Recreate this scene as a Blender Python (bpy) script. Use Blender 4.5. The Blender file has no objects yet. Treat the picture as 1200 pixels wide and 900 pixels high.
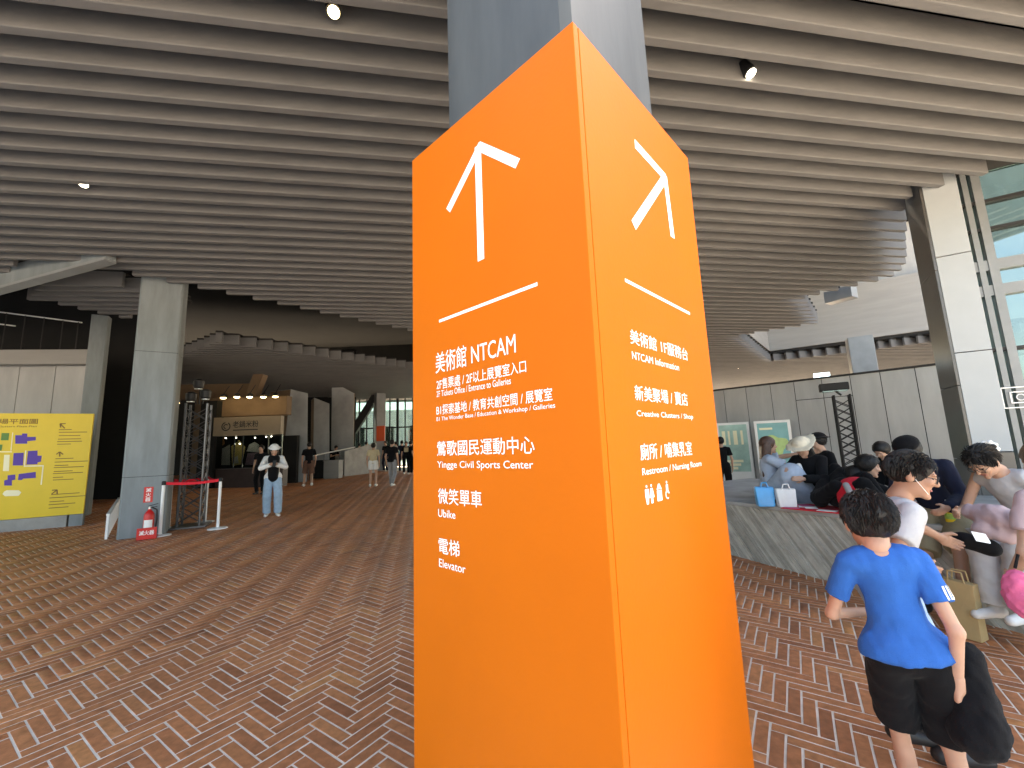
import bpy, bmesh, math, random
import numpy as np
from mathutils import Vector, Matrix

random.seed(7)
RNG = np.random.default_rng(7)
S = bpy.context.scene
COL = S.collection
R = math.radians

# ------------------------------------------------------------------ camera
CAM_H = 1.6
F_PX, PITCH, ROLL = 493.7, R(8.476), R(-2.194)          # focal length in photo pixels (1200 wide)
_fw = Vector((0, math.cos(PITCH), math.sin(PITCH)))
_up = Vector((0, -math.sin(PITCH), math.cos(PITCH)))
_rt = Vector((1, 0, 0))
C_R = _rt * math.cos(ROLL) + _up * math.sin(ROLL)
C_U = -_rt * math.sin(ROLL) + _up * math.cos(ROLL)
C_F = _fw
cam_d = bpy.data.cameras.new("camera")
cam_d.sensor_width = 36.0
cam_d.lens = F_PX / 1200 * 36
cam_d.clip_start = 0.05
cam_d.clip_end = 2000
cam = bpy.data.objects.new("camera", cam_d)
COL.objects.link(cam)
m = Matrix.Identity(4)
for i in range(3):
    m[i][0], m[i][1], m[i][2] = C_R[i], C_U[i], -C_F[i]
m[2][3] = CAM_H
cam.matrix_world = m
S.camera = cam

# ------------------------------------------------------------------ light
SUN_EL, SUN_AZ = R(52), R(28)       # azimuth clockwise from +Y: beyond the building, to the right
w = bpy.data.worlds.new("World")
S.world = w
w.use_nodes = True
nt = w.node_tree
bg = nt.nodes["Background"]
sky = nt.nodes.new("ShaderNodeTexSky")
sky.sky_type = 'NISHITA'
sky.sun_disc = False
sky.sun_elevation = SUN_EL
sky.sun_rotation = SUN_AZ
sky.dust_density = 3.0
nt.links.new(sky.outputs[0], bg.inputs[0])
bg.inputs[1].default_value = 0.15
sd = bpy.data.lights.new("sun", 'SUN')
sd.energy = 5.0
sd.angle = R(0.5)
sd.color = (1, 0.95, 0.87)
sun = bpy.data.objects.new("sun", sd)
COL.objects.link(sun)
sdir = Vector((math.sin(SUN_AZ) * math.cos(SUN_EL), math.cos(SUN_AZ) * math.cos(SUN_EL), math.sin(SUN_EL)))
sun.rotation_euler = sdir.to_track_quat('Z', 'Y').to_euler()
S.view_settings.view_transform = 'Standard'
S.view_settings.look = 'None'
S.view_settings.gamma = 1.0
S.view_settings.use_white_balance = True
S.view_settings.white_balance_temperature = 7900
S.view_settings.white_balance_tint = 8
S.view_settings.exposure = 2.8
S.cycles.use_denoising = True
S.cycles.max_bounces = 8
S.cycles.diffuse_bounces = 6
S.cycles.sample_clamp_indirect = 6

# ------------------------------------------------------------------ geometry of the place
def gz(x, y):                       # the plaza slopes up gently to the left and away
    x = max(-24, min(24, x)); y = max(-8, min(34, y))
    return -0.02 * x + 0.0166 * y
def ray(px, py):
    d = C_R * (px - 600) - C_U * (py - 450) + C_F * F_PX
    return d.normalized()
def at(px, py, Y):                  # the point seen at a photo pixel, at distance Y ahead
    d = ray(px, py)
    return Vector((0, 0, CAM_H)) + d * (Y / d.y)
def gp(px, py, dz=0.0):             # the ground point seen at a photo pixel
    d = ray(px, py)
    t = (-CAM_H + dz) / (d.z + .02 * d.x - .0166 * d.y)
    return Vector((0, 0, CAM_H)) + d * t

# ------------------------------------------------------------------ materials
MATS = {}
def mat(name, col, rough=0.7, var=0.12, scale=6.0, bump=0.0, bscale=40.0, metal=0.0, spec=0.4, stretch=None, sheen=0.0, emit=None, estr=0.0):
    if name in MATS: return MATS[name]
    M = bpy.data.materials.new(name)
    M.use_nodes = True
    n, l = M.node_tree.nodes, M.node_tree.links
    b = n["Principled BSDF"]
    b.inputs["Roughness"].default_value = rough
    b.inputs["Metallic"].default_value = metal
    b.inputs["Specular IOR Level"].default_value = spec
    if sheen: b.inputs["Sheen Weight"].default_value = sheen
    tc = n.new("ShaderNodeTexCoord")
    vec = tc.outputs["Object"]
    if stretch:
        mp = n.new("ShaderNodeMapping"); mp.inputs["Scale"].default_value = stretch
        l.new(vec, mp.inputs[0]); vec = mp.outputs[0]
    if var > 0:
        nz = n.new("ShaderNodeTexNoise"); nz.inputs["Scale"].default_value = scale
        nz.inputs["Detail"].default_value = 6; nz.inputs["Roughness"].default_value = 0.6
        l.new(vec, nz.inputs["Vector"])
        rp = n.new("ShaderNodeValToRGB")
        rp.color_ramp.elements[0].position = 0.25; rp.color_ramp.elements[1].position = 0.75
        rp.color_ramp.elements[0].color = tuple(c * (1 - var) for c in col) + (1,)
        rp.color_ramp.elements[1].color = tuple(min(1, c * (1 + var)) for c in col) + (1,)
        l.new(nz.outputs[0], rp.inputs[0]); l.new(rp.outputs[0], b.inputs["Base Color"])
    else:
        b.inputs["Base Color"].default_value = tuple(col) + (1,)
    if bump > 0:
        n2 = n.new("ShaderNodeTexNoise"); n2.inputs["Scale"].default_value = bscale; n2.inputs["Detail"].default_value = 5
        l.new(vec, n2.inputs["Vector"])
        bp = n.new("ShaderNodeBump"); bp.inputs["Strength"].default_value = bump; bp.inputs["Distance"].default_value = 0.01
        l.new(n2.outputs[0], bp.inputs["Height"]); l.new(bp.outputs[0], b.inputs["Normal"])
    if emit:
        b.inputs["Emission Color"].default_value = tuple(emit) + (1,); b.inputs["Emission Strength"].default_value = estr
    MATS[name] = M
    return M

m_orange = mat("orange_paint", (0.57, 0.122, 0.0028), 0.5, 0.05, 1.3, 0.05, 60, spec=0.16)
m_white = mat("white_lettering", (0.9, 0.9, 0.88), 0.6, 0)
m_beam = mat("beam_finish", (0.125, 0.124, 0.125), 0.65, 0.13, 2.5, 0.15, 30, stretch=(0.6, 3, 3))
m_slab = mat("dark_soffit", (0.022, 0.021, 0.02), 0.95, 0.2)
m_black = mat("black_paint", (0.014, 0.014, 0.015), 0.6, 0.2)
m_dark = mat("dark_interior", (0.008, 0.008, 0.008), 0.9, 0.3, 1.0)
m_steel = mat("painted_steel", (0.165, 0.193, 0.205), 0.5, 0.24, 2.2, 0.10, 10, spec=0.45, stretch=(2.2, 2.2, .45))
m_steeld = mat("grey_steel", (0.20, 0.215, 0.225), 0.38, 0.18, 2.2, 0.1, 5, spec=0.6)
m_conc = mat("concrete", (0.31, 0.305, 0.29), 0.85, 0.28, 2.6, 0.25, 22)
m_panel = mat("concrete_panel", (0.385, 0.39, 0.39), 0.7, 0.14, 1.6, 0.15, 14, stretch=(2, 2, .5))
m_board = mat("board_marked_concrete", (0.37, 0.345, 0.30), 0.9, 0.30, 5, 0.5, 30, stretch=(1, 1, 1))
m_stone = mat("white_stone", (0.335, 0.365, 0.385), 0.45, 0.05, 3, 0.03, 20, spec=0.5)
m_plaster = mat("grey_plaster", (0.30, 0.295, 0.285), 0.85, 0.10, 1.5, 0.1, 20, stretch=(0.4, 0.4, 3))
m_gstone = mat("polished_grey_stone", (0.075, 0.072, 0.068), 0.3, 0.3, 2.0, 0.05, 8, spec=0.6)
m_seam = mat("seam_shadow_gap", (0.02, 0.02, 0.02), 0.9, 0)
m_tan = mat("tan_plaster_and_glow", (0.15, 0.10, 0.062), 0.85, 0.15, 2)
m_yellow = mat("yellow_board", (0.70, 0.50, 0.02), 0.4, 0.03)
m_purple = mat("purple_print", (0.075, 0.03, 0.32), 0.5, 0)
m_brownp = mat("brown_print", (0.20, 0.11, 0.02), 0.6, 0)
m_greenp = mat("green_print", (0.10, 0.22, 0.05), 0.6, 0)
m_cream = mat("cream_print", (0.85, 0.80, 0.55), 0.6, 0)
m_red = mat("red_paint", (0.58, 0.02, 0.018), 0.35, 0.08)
m_redbelt = mat("red_belt", (0.72, 0.012, 0.03), 0.7, 0.08)
m_wpaint = mat("white_paint", (0.78, 0.78, 0.76), 0.45, 0.06)
m_chrome = mat("metal", (0.6, 0.6, 0.6), 0.3, 0.05, metal=0.9)
m_lamp = mat("lamp_white", (1, 1, 1), 0.5, 0, emit=(1, 0.93, 0.8), estr=5)
m_lampw = mat("lamp_warm", (1, 1, 1), 0.5, 0, emit=(1, 0.78, 0.42), estr=3.5)
m_exit = mat("exit_sign_lit", (0.8, 0.9, 1), 0.5, 0, emit=(0.55, 0.8, 1.0), estr=1.5)
m_extground = mat("sunlit_paving", (0.42, 0.37, 0.32), 0.9, 0.15, 0.5)
m_pale = mat("pale_facade", (0.66, 0.65, 0.62), 0.8, 0.08, 0.4)

def brick_mat():
    M = bpy.data.materials.new("clay_brick"); M.use_nodes = True
    n, l = M.node_tree.nodes, M.node_tree.links
    b = n["Principled BSDF"]; b.inputs["Roughness"].default_value = 0.5; b.inputs["Specular IOR Level"].default_value = 0.35
    a = n.new("ShaderNodeAttribute"); a.attribute_name = "tint"
    rp = n.new("ShaderNodeValToRGB"); e = rp.color_ramp.elements
    e[0].position = 0; e[0].color = (0.34, 0.125, 0.057, 1)
    e[1].position = 1; e[1].color = (0.58, 0.25, 0.095, 1)
    for p, c in ((0.25, (0.44, 0.168, 0.074, 1)), (0.55, (0.495, 0.19, 0.08, 1)), (0.8, (0.54, 0.22, 0.092, 1))):
        x = e.new(p); x.color = c
    l.new(a.outputs["Fac"], rp.inputs[0])
    tc = n.new("ShaderNodeNewGeometry")
    nz = n.new("ShaderNodeTexNoise"); nz.inputs["Scale"].default_value = 22; nz.inputs["Detail"].default_value = 7
    l.new(tc.outputs["Position"], nz.inputs["Vector"])
    nb = n.new("ShaderNodeTexNoise"); nb.inputs["Scale"].default_value = 0.7; nb.inputs["Detail"].default_value = 4
    l.new(tc.outputs["Position"], nb.inputs["Vector"])
    mr = n.new("ShaderNodeMapRange"); mr.inputs[1].default_value = 0.25; mr.inputs[2].default_value = 0.75; mr.inputs[3].default_value = 0.72; mr.inputs[4].default_value = 1.25
    l.new(nz.outputs[0], mr.inputs[0])
    mr2 = n.new("ShaderNodeMapRange"); mr2.inputs[1].default_value = 0.3; mr2.inputs[2].default_value = 0.7; mr2.inputs[3].default_value = 0.78; mr2.inputs[4].default_value = 1.14
    l.new(nb.outputs[0], mr2.inputs[0])
    mu = n.new("ShaderNodeMath"); mu.operation = 'MULTIPLY'; l.new(mr.outputs[0], mu.inputs[0]); l.new(mr2.outputs[0], mu.inputs[1])
    vm = n.new("ShaderNodeVectorMath"); vm.operation = 'SCALE'; l.new(rp.outputs[0], vm.inputs[0]); l.new(mu.outputs[0], vm.inputs["Scale"])
    l.new(vm.outputs[0], b.inputs["Base Color"])
    bp = n.new("ShaderNodeBump"); bp.inputs["Strength"].default_value = 0.25; bp.inputs["Distance"].default_value = 0.004
    n3 = n.new("ShaderNodeTexNoise"); n3.inputs["Scale"].default_value = 90; l.new(tc.outputs["Position"], n3.inputs["Vector"])
    l.new(n3.outputs[0], bp.inputs["Height"]); l.new(bp.outputs[0], b.inputs["Normal"])
    return M
m_brick = brick_mat()
m_mortar = mat("sand_joint", (0.76, 0.66, 0.55), 0.95, 0.2, 9, 0.2, 80)

def glass_mat(name, tint, gloss=0.25, alpha=0.75):
    M = bpy.data.materials.new(name); M.use_nodes = True
    n, l = M.node_tree.nodes, M.node_tree.links
    n.remove(n["Principled BSDF"])
    t = n.new("ShaderNodeBsdfTransparent"); t.inputs[0].default_value = tint + (1,)
    g = n.new("ShaderNodeBsdfGlossy"); g.inputs["Roughness"].default_value = 0.03; g.inputs[0].default_value = (0.8, 0.9, 0.9, 1)
    fr = n.new("ShaderNodeFresnel"); fr.inputs[0].default_value = 1.5
    ad = n.new("ShaderNodeMath"); ad.operation = 'ADD'; ad.inputs[1].default_value = gloss; l.new(fr.outputs[0], ad.inputs[0])
    mx = n.new("ShaderNodeMixShader"); l.new(ad.outputs[0], mx.inputs[0]); l.new(t.outputs[0], mx.inputs[1]); l.new(g.outputs[0], mx.inputs[2])
    l.new(mx.outputs[0], n["Material Output"].inputs[0])
    return M
m_glass = glass_mat("teal_glass", (0.52, 0.64, 0.63), 0.10)
m_glassd = glass_mat("smoked_glass", (0.62, 0.66, 0.66), 0.05)

# ------------------------------------------------------------------ mesh helpers
class MB:
    def __init__(s): s.v = []; s.f = []; s.mi = []
    def quad(s, a, b, c, d, mi=0):
        i = len(s.v); s.v += [tuple(a), tuple(b), tuple(c), tuple(d)]; s.f.append((i, i + 1, i + 2, i + 3)); s.mi.append(mi); return s
    def hexa(s, P, mi=0):                 # 8 points: bottom 4 ccw, top 4 ccw
        i = len(s.v); s.v += [tuple(p) for p in P]
        for f in ((3, 2, 1, 0), (4, 5, 6, 7), (0, 1, 5, 4), (1, 2, 6, 5), (2, 3, 7, 6), (3, 0, 4, 7)):
            s.f.append(tuple(i + k for k in f)); s.mi.append(mi)
        return s
    def box(s, c, size, ang=0.0, mi=0):   # axis along x rotated by ang about z
        ca, sa = math.cos(ang), math.sin(ang); P = []
        for z in (-.5, .5):
            for x, y in ((-.5, -.5), (.5, -.5), (.5, .5), (-.5, .5)):
                X, Y = x * size[0], y * size[1]
                P.append((c[0] + X * ca - Y * sa, c[1] + X * sa + Y * ca, c[2] + z * size[2]))
        return s.hexa(P, mi)
    def bar(s, a, b, wd, ht, up=(0, 0, 1), mi=0):   # rectangular bar from a to b
        a, b, up = Vector(a), Vector(b), Vector(up)
        d = (b - a).normalized(); sx = d.cross(up)
        if sx.length < 1e-4: sx = d.cross(Vector((1, 0, 0)))
        sx.normalize(); u = sx.cross(d)
        P = []
        for p in (a, b):
            for x, y in ((-.5, -.5), (.5, -.5), (.5, .5), (-.5, .5)): P.append(p + sx * x * wd + u * y * ht)
        i = len(s.v); s.v += [tuple(p) for p in P]
        for f in ((0, 1, 2, 3), (7, 6, 5, 4), (1, 0, 4, 5), (2, 1, 5, 6), (3, 2, 6, 7), (0, 3, 7, 4)):
            s.f.append(tuple(i + k for k in f)); s.mi.append(mi)
        return s
    def tube(s, a, b, r0, r1=None, n=10, mi=0):
        r1 = r0 if r1 is None else r1
        a, b = Vector(a), Vector(b); d = (b - a).normalized()
        x = d.orthogonal().normalized(); y = d.cross(x); i = len(s.v)
        for p, r in ((a, r0), (b, r1)):
            for k in range(n):
                t = 2 * math.pi * k / n; s.v.append(tuple(p + (x * math.cos(t) + y * math.sin(t)) * r))
        for k in range(n):
            q = (k + 1) % n; s.f.append((i + k, i + q, i + n + q, i + n + k)); s.mi.append(mi)
        s.f.append(tuple(i + k for k in reversed(range(n)))); s.f.append(tuple(i + n + k for k in range(n))); s.mi += [mi, mi]
        return s
    def lathe(s, c, prof, n=20, mi=0):    # profile of (radius, z)
        i = len(s.v); c = Vector(c)
        for r, z in prof:
            for k in range(n):
                t = 2 * math.pi * k / n; s.v.append((c.x + r * math.cos(t), c.y + r * math.sin(t), c.z + z))
        for j in range(len(prof) - 1):
            for k in range(n):
                q = (k + 1) % n; s.f.append((i + j * n + k, i + j * n + q, i + (j + 1) * n + q, i + (j + 1) * n + k)); s.mi.append(mi)
        s.f.append(tuple(i + k for k in reversed(range(n)))); s.f.append(tuple(i + (len(prof) - 1) * n + k for k in range(n))); s.mi += [mi, mi]
        return s
    def prism(s, poly, z0, z1, mi=0):
        n = len(poly); i = len(s.v)
        for z in (z0, z1):
            for p in poly: s.v.append((p[0], p[1], z))
        s.f.append(tuple(i + k for k in reversed(range(n)))); s.f.append(tuple(i + n + k for k in range(n))); s.mi += [mi, mi]
        for k in range(n):
            q = (k + 1) % n; s.f.append((i + k, i + q, i + n + q, i + n + k)); s.mi.append(mi)
        return s
    def extr(s, pts, off, mi=0):          # polygon in space, extruded by a vector
        n = len(pts); i = len(s.v); off = Vector(off)
        s.v += [tuple(p) for p in pts] + [tuple(Vector(p) + off) for p in pts]
        s.f.append(tuple(i + k for k in reversed(range(n)))); s.f.append(tuple(i + n + k for k in range(n))); s.mi += [mi, mi]
        for k in range(n):
            q = (k + 1) % n; s.f.append((i + k, i + q, i + n + q, i + n + k)); s.mi.append(mi)
        return s
    def build(s, name, mt, parent=None, bevel=0.0, smooth=False, local=False):
        me = bpy.data.meshes.new(name)
        vs = s.v
        if parent is not None and not local:
            inv = parent_matrix(parent).inverted(); vs = [tuple(inv @ Vector(v)) for v in vs]
        me.from_pydata(vs, [], s.f)
        ms = mt if isinstance(mt, (list, tuple)) else [mt]
        for x in ms: me.materials.append(x)
        if len(ms) > 1: me.polygons.foreach_set("material_index", s.mi)
        bm = bmesh.new(); bm.from_mesh(me); bmesh.ops.recalc_face_normals(bm, faces=bm.faces)
        if bevel: bmesh.ops.bevel(bm, geom=[e for e in bm.edges if len(e.link_faces) == 2 and e.calc_face_angle(0) > 0.5], offset=bevel, segments=2, profile=0.6, affect='EDGES', clamp_overlap=True)
        bm.to_mesh(me); bm.free()
        if smooth:
            me.polygons.foreach_set("use_smooth", [True] * len(me.polygons)); me.set_sharp_from_angle(angle=R(40))
        o = bpy.data.objects.new(name, me); COL.objects.link(o)
        if parent is not None: o.parent = parent
        return o

def parent_matrix(o):
    M = Matrix.LocRotScale(o.location, o.rotation_euler, None)
    return parent_matrix(o.parent) @ M if o.parent else M
def tag(o, label=None, cat=None, group=None, kind=None):
    if label: o["label"] = label
    if cat: o["category"] = cat
    if group: o["group"] = group
    if kind: o["kind"] = kind
    return o
def thing(name, label, cat, loc=(0, 0, 0), rz=0.0, group=None):
    o = bpy.data.objects.new(name, None); COL.objects.link(o)
    o.empty_display_size = 0.2
    o.location = loc; o.rotation_euler = (0, 0, rz)
    return tag(o, label, cat, group)
def copy_tree(o, parent=None):
    c = o.copy(); COL.objects.link(c)
    if parent is not None: c.parent = parent
    for ch in list(o.children): copy_tree(ch, c)
    return c

def text_mesh(body, bold=0.0, spacing=1.0):
    c = bpy.data.curves.new("lettering", 'FONT'); c.body = body; c.resolution_u = 3; c.offset = bold; c.space_character = spacing
    o = bpy.data.objects.new("lettering", c); COL.objects.link(o)
    dg = bpy.context.evaluated_depsgraph_get(); dg.update()
    me = bpy.data.meshes.new_from_object(o.evaluated_get(dg))
    bpy.data.objects.remove(o); bpy.data.curves.remove(c)
    return me
def lettering(body, origin, ux, uz, width, height, nrm, mt, parent, name="lettering", bold=0.012, proud=0.0015):
    """text laid on a plane: origin lower left, ux / uz unit axes of the plane, nrm outwards"""
    me = text_mesh(body, 0.0)
    n = len(me.vertices); co = np.zeros(n * 3); me.vertices.foreach_get("co", co); co = co.reshape(-1, 3)
    lo, hi = co.min(0), co.max(0)
    sx = width / (hi[0] - lo[0]); sz = height / (hi[1] - lo[1])
    if bold > 0:                      # heavier strokes: the same outline laid three times, a hair apart
        tris = [tuple(q.vertices) for q in me.polygons]; bx = bold * .55
        sh = [(-bx, 0, 0), (bx, .3 * bx, .00012 / max(sx, sz)), (0, -bx, .00024 / max(sx, sz)), (0, bx, .00036 / max(sx, sz))]
        co = np.concatenate([co + np.array(v) for v in sh]); fs = [tuple(i + k * n for i in f) for k in range(4) for f in tris]
        me2 = bpy.data.meshes.new("lettering"); me2.from_pydata(co.tolist(), [], fs); me = me2; n = len(co)
    P = (np.array(origin)[None] + np.outer((co[:, 0] - lo[0]) * sx, ux) + np.outer((co[:, 1] - lo[1]) * sz, uz) + np.outer(proud + (co[:, 2] * max(sx, sz) if bold > 0 else np.zeros(n)), np.array(nrm)))
    inv = np.array(parent_matrix(parent).inverted())
    P = P @ inv[:3, :3].T + inv[:3, 3]
    me.vertices.foreach_set("co", P.ravel()); me.update()
    me.materials.clear(); me.materials.append(mt)
    o = bpy.data.objects.new(name, me); COL.objects.link(o); o.parent = parent
    return o
# ------------------------------------------------------------------ ground
xs = [-900, -400, -160, -60, -40, -24, -12, 0, 12, 24, 40, 60, 160, 400, 900]
ys = [-700, -300, -120, -50, -20, -8, 2, 14, 24, 34, 50, 90, 200, 500, 1200]
g = MB()
for y in ys:
    for x in xs: g.v.append((x, y, gz(x, y) - 0.004))
for j in range(len(ys) - 1):
    for i in range(len(xs) - 1):
        a = j * len(xs) + i
        g.f.append((a, a + 1, a + 1 + len(xs), a + len(xs)))
        cx, cy = (xs[i] + xs[i + 1]) / 2, (ys[j] + ys[j + 1]) / 2
        g.mi.append(0 if -24 < cx < 24 and -8 < cy < 34 else 1)
ground = g.build("ground", [m_mortar, m_extground])
tag(ground, "plaza floor paved with orange brown bricks in a herringbone pattern", kind="structure")

BA = R(56.6)                     # direction of half of the bricks
bu = np.array([math.cos(BA), math.sin(BA)]); bv = np.array([-math.sin(BA), math.cos(BA)])
BW, BL, JT = 0.074, 0.296, 0.0105
def in_view(c, mg=0.25):
    d = Vector((c[0], c[1], gz(*c))) - Vector((0, 0, CAM_H))
    z = d.dot(C_F)
    if z < 0.4: return None
    px, py = 600 + F_PX * d.dot(C_R) / z, 450 - F_PX * d.dot(C_U) / z
    if -60 - 100 * mg < px < 1260 + 100 * mg and py < 960 + 200 * mg: return px, py
    return None
bricks = []
for a in range(-420, 420):
    for b in range(-60, 60):
        ou, ov = a + 4 * b, a - 4 * b
        for o_, kind in (((ou + 2, ov + .5), 0), ((ou + .5, ov + 3), 1)):
            c = (bu * o_[0] + bv * o_[1]) * BW
            if not (0.6 < c[1] < 24 and abs(c[0]) < 26): continue
            p = in_view(c)
            if p: bricks.append((c[0], c[1], kind, p))
def visible_score(b):
    c = b; d = math.hypot(c[0], c[1])
    # the sign hides what is behind it
    az = c[0] / c[1]
    hid = (-0.235 < az < 0.50 and c[1] > 1.0) or not (0 < c[3][0] < 1200 and c[3][1] < 905)
    return d + (100 if hid else 0)
bricks.sort(key=visible_score)
def brick_verts(L, W, ch=0.0012, h=-0.0015):
    P = []
    for z, k in ((-0.03, 0.0), (h - ch, 0.0), (h, ch)):
        for x, y in ((-1, -1), (1, -1), (1, 1), (-1, 1)): P.append((x * (L / 2 - k), y * (W / 2 - k), z))
    F = [(8, 9, 10, 11)]
    for j in (0, 4):
        for k in range(4):
            q = (k + 1) % 4; F.append((j + k, j + q, j + 4 + q, j + 4 + k))
    return P, F
variants = []
for k in range(14):
    P, F = brick_verts(BL - JT - random.uniform(0, .003), BW - JT - random.uniform(0, .002))
    P = [(x + random.uniform(-.0012, .0012), y + random.uniform(-.0012, .0012), z + (random.uniform(-.001, .001) if z > 0 else 0)) for x, y, z in P]
    me = bpy.data.meshes.new("brick"); me.from_pydata(P, [], F); me.materials.append(m_brick)
    at_ = me.attributes.new("tint", 'FLOAT', 'FACE'); tv = (k + .5) / 14; at_.data.foreach_set("value", [tv] * len(F))
    variants.append(me)
nrm = Vector((.02, -.0166, 1)).normalized()
for x, y, kind, p in bricks[:300]:
    o = bpy.data.objects.new("brick", variants[max(0, min(13, int(random.gauss(6.5, 2.9))))]); COL.objects.link(o); o.parent = ground
    ang = BA + (math.pi / 2 if kind else 0)
    ux = Vector((math.cos(ang), math.sin(ang), 0)); ux = (ux - nrm * ux.dot(nrm)).normalized(); uy = nrm.cross(ux)
    M = Matrix.Identity(4)
    for i in range(3): M[i][0], M[i][1], M[i][2] = ux[i], uy[i], nrm[i]
    M.translation = Vector((x, y, gz(x, y) + random.uniform(-.0012, .0012)))
    o.matrix_local = M
rest = bricks[300:]
P0, F0 = brick_verts(BL - JT, BW - JT)
P0 = np.array(P0); nb = len(rest)
C0 = np.array([(b[0], b[1]) for b in rest]); K0 = np.array([b[2] for b in rest])
ang = BA + K0 * math.pi / 2
X = P0[None, :, 0] * np.cos(ang)[:, None] - P0[None, :, 1] * np.sin(ang)[:, None] + C0[:, :1]
Y = P0[None, :, 0] * np.sin(ang)[:, None] + P0[None, :, 1] * np.cos(ang)[:, None] + C0[:, 1:]
Z = P0[None, :, 2] - .02 * X + .0166 * Y + RNG.uniform(-.0012, .0012, (nb, 1))
V = np.stack([X, Y, Z], -1).reshape(-1, 3)
FF = (np.array(F0)[None] + (np.arange(nb) * 12)[:, None, None]).reshape(-1, 4)
def np_mesh(name, V, F, mt):
    me = bpy.data.meshes.new(name); k = F.shape[1]
    me.vertices.add(len(V)); me.vertices.foreach_set("co", V.astype(np.float32).ravel())
    me.loops.add(F.size); me.loops.foreach_set("vertex_index", F.astype(np.int32).ravel())
    me.polygons.add(len(F)); me.polygons.foreach_set("loop_start", (np.arange(len(F)) * k).astype(np.int32))
    me.update(calc_edges=True); me.validate(); me.materials.append(mt)
    return me
me = np_mesh("brick_paving", V, FF, m_brick)
tn = np.repeat(np.clip(RNG.normal(.5, .19, nb), 0, 1), len(F0))
at_ = me.attributes.new("tint", 'FLOAT', 'FACE'); at_.data.foreach_set("value", tn.astype(np.float32))
o = bpy.data.objects.new("brick_paving", me); COL.objects.link(o); o.parent = ground; o["kind"] = "stuff"

# ------------------------------------------------------------------ slatted ceiling
CZ = CAM_H + 3.37                      # underside of the beams
BEAM_AZ = R(9.9)
bd = np.array([math.cos(BEAM_AZ), math.sin(BEAM_AZ)]); bn = np.array([-math.sin(BEAM_AZ), math.cos(BEAM_AZ)])
SP, TH, DEP = 0.0866 * 3.37, 0.078, 0.30
OFF0 = (1.011) * 3.37                  # front arris of one of the beams
POLY_IN = [(-30, -1.6), (9.2, -1.6), (9.2, 2.3), (6.66, 5.0), (6.42, 5.24), (6.02, 5.5), (5.88, 5.78), (8.22, 8.33), (8.45, 8.95), (7.3, 10.06), (9.42, 12.52), (7.62, 13.72), (11.64, 18.62), (14.06, 17.4), (16.2, 15.7), (23, 12), (30, 28), (-2, 32), (-30, 30)]
HOLE = [(-8.2, 6.62), (-7.42, 6.77), (-1.5, 13.1), (-2.0, 19.7), (-8.6, 12.0), (-30, 26), (-30, 8.3), (-9.8, 7.75)]
ISLAND = [(-8.7, 7.45), (-7.95, 7.5), (-7.35, 7.95), (-7.0, 8.5), (-7.6, 9.5), (-9.2, 9.65), (-9.5, 9.15), (-9.62, 8.66), (-9.95, 8.3)]
def inside(poly, x, y):
    r = False; j = len(poly) - 1
    for i in range(len(poly)):
        (xi, yi), (xj, yj) = poly[i], poly[j]
        if (yi > y) != (yj > y) and x < (xj - xi) * (y - yi) / (yj - yi) + xi: r = not r
        j = i
    return r
def runs_at(off):
    T = np.arange(-30, 32, 0.03); out = []; cur = None
    for t in T:
        p = bd * t + bn * off
        ok = (inside(POLY_IN, *p) and not inside(HOLE, *p)) or inside(ISLAND, *p)
        if ok and cur is None: cur = t
        if not ok and cur is not None: out.append((cur, t)); cur = None
    if cur is not None: out.append((cur, T[-1]))
    return [r for r in out if r[1] - r[0] > 0.15]
ceil_o = thing("ceiling", "slatted ceiling of long parallel taupe beams with dark gaps", None, (0, 0, CZ))
ceil_o["kind"] = "structure"
slab = MB(); far_beams = MB(); nbeam = 0
def beam_slope(t): return -0.006 * t
for k in range(-5, 92):
    off = OFF0 + k * SP
    for (t0, t1) in runs_at(off + TH / 2):
        for mbx, zz0, zz1, wd in ((None, 0, DEP, TH), (slab, DEP, DEP + .05, SP + .02)):
            a = bd * t0 + bn * (off + (TH / 2 if mbx is None else SP / 2)); b = bd * t1 + bn * (off + (TH / 2 if mbx is None else SP / 2))
            q = MB() if mbx is None else mbx
            P = []
            for z in (zz0, zz1):
                for c, t, sg in ((a, t0, -1), (b, t1, -1), (b, t1, 1), (a, t0, 1)):
                    P.append((c[0] + bn[0] * sg * wd / 2, c[1] + bn[1] * sg * wd / 2, CZ + z))
            q.hexa(P)
            if mbx is None:
                tf = (off + 2) / 30
                if nbeam < 296 and off < 21: q.build("ceiling_beam", m_beam, ceil_o, bevel=0.009); nbeam += 1
                else: far_beams.v, far_beams.f, far_beams.mi = far_beams.v + q.v, far_beams.f + [tuple(i + len(far_beams.v) - 0 for i in f) for f in q.f], far_beams.mi + q.mi
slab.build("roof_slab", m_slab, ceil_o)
if far_beams.v:
    o = far_beams.build("ceiling_beam", m_beam, ceil_o); o["kind"] = "stuff"

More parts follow.
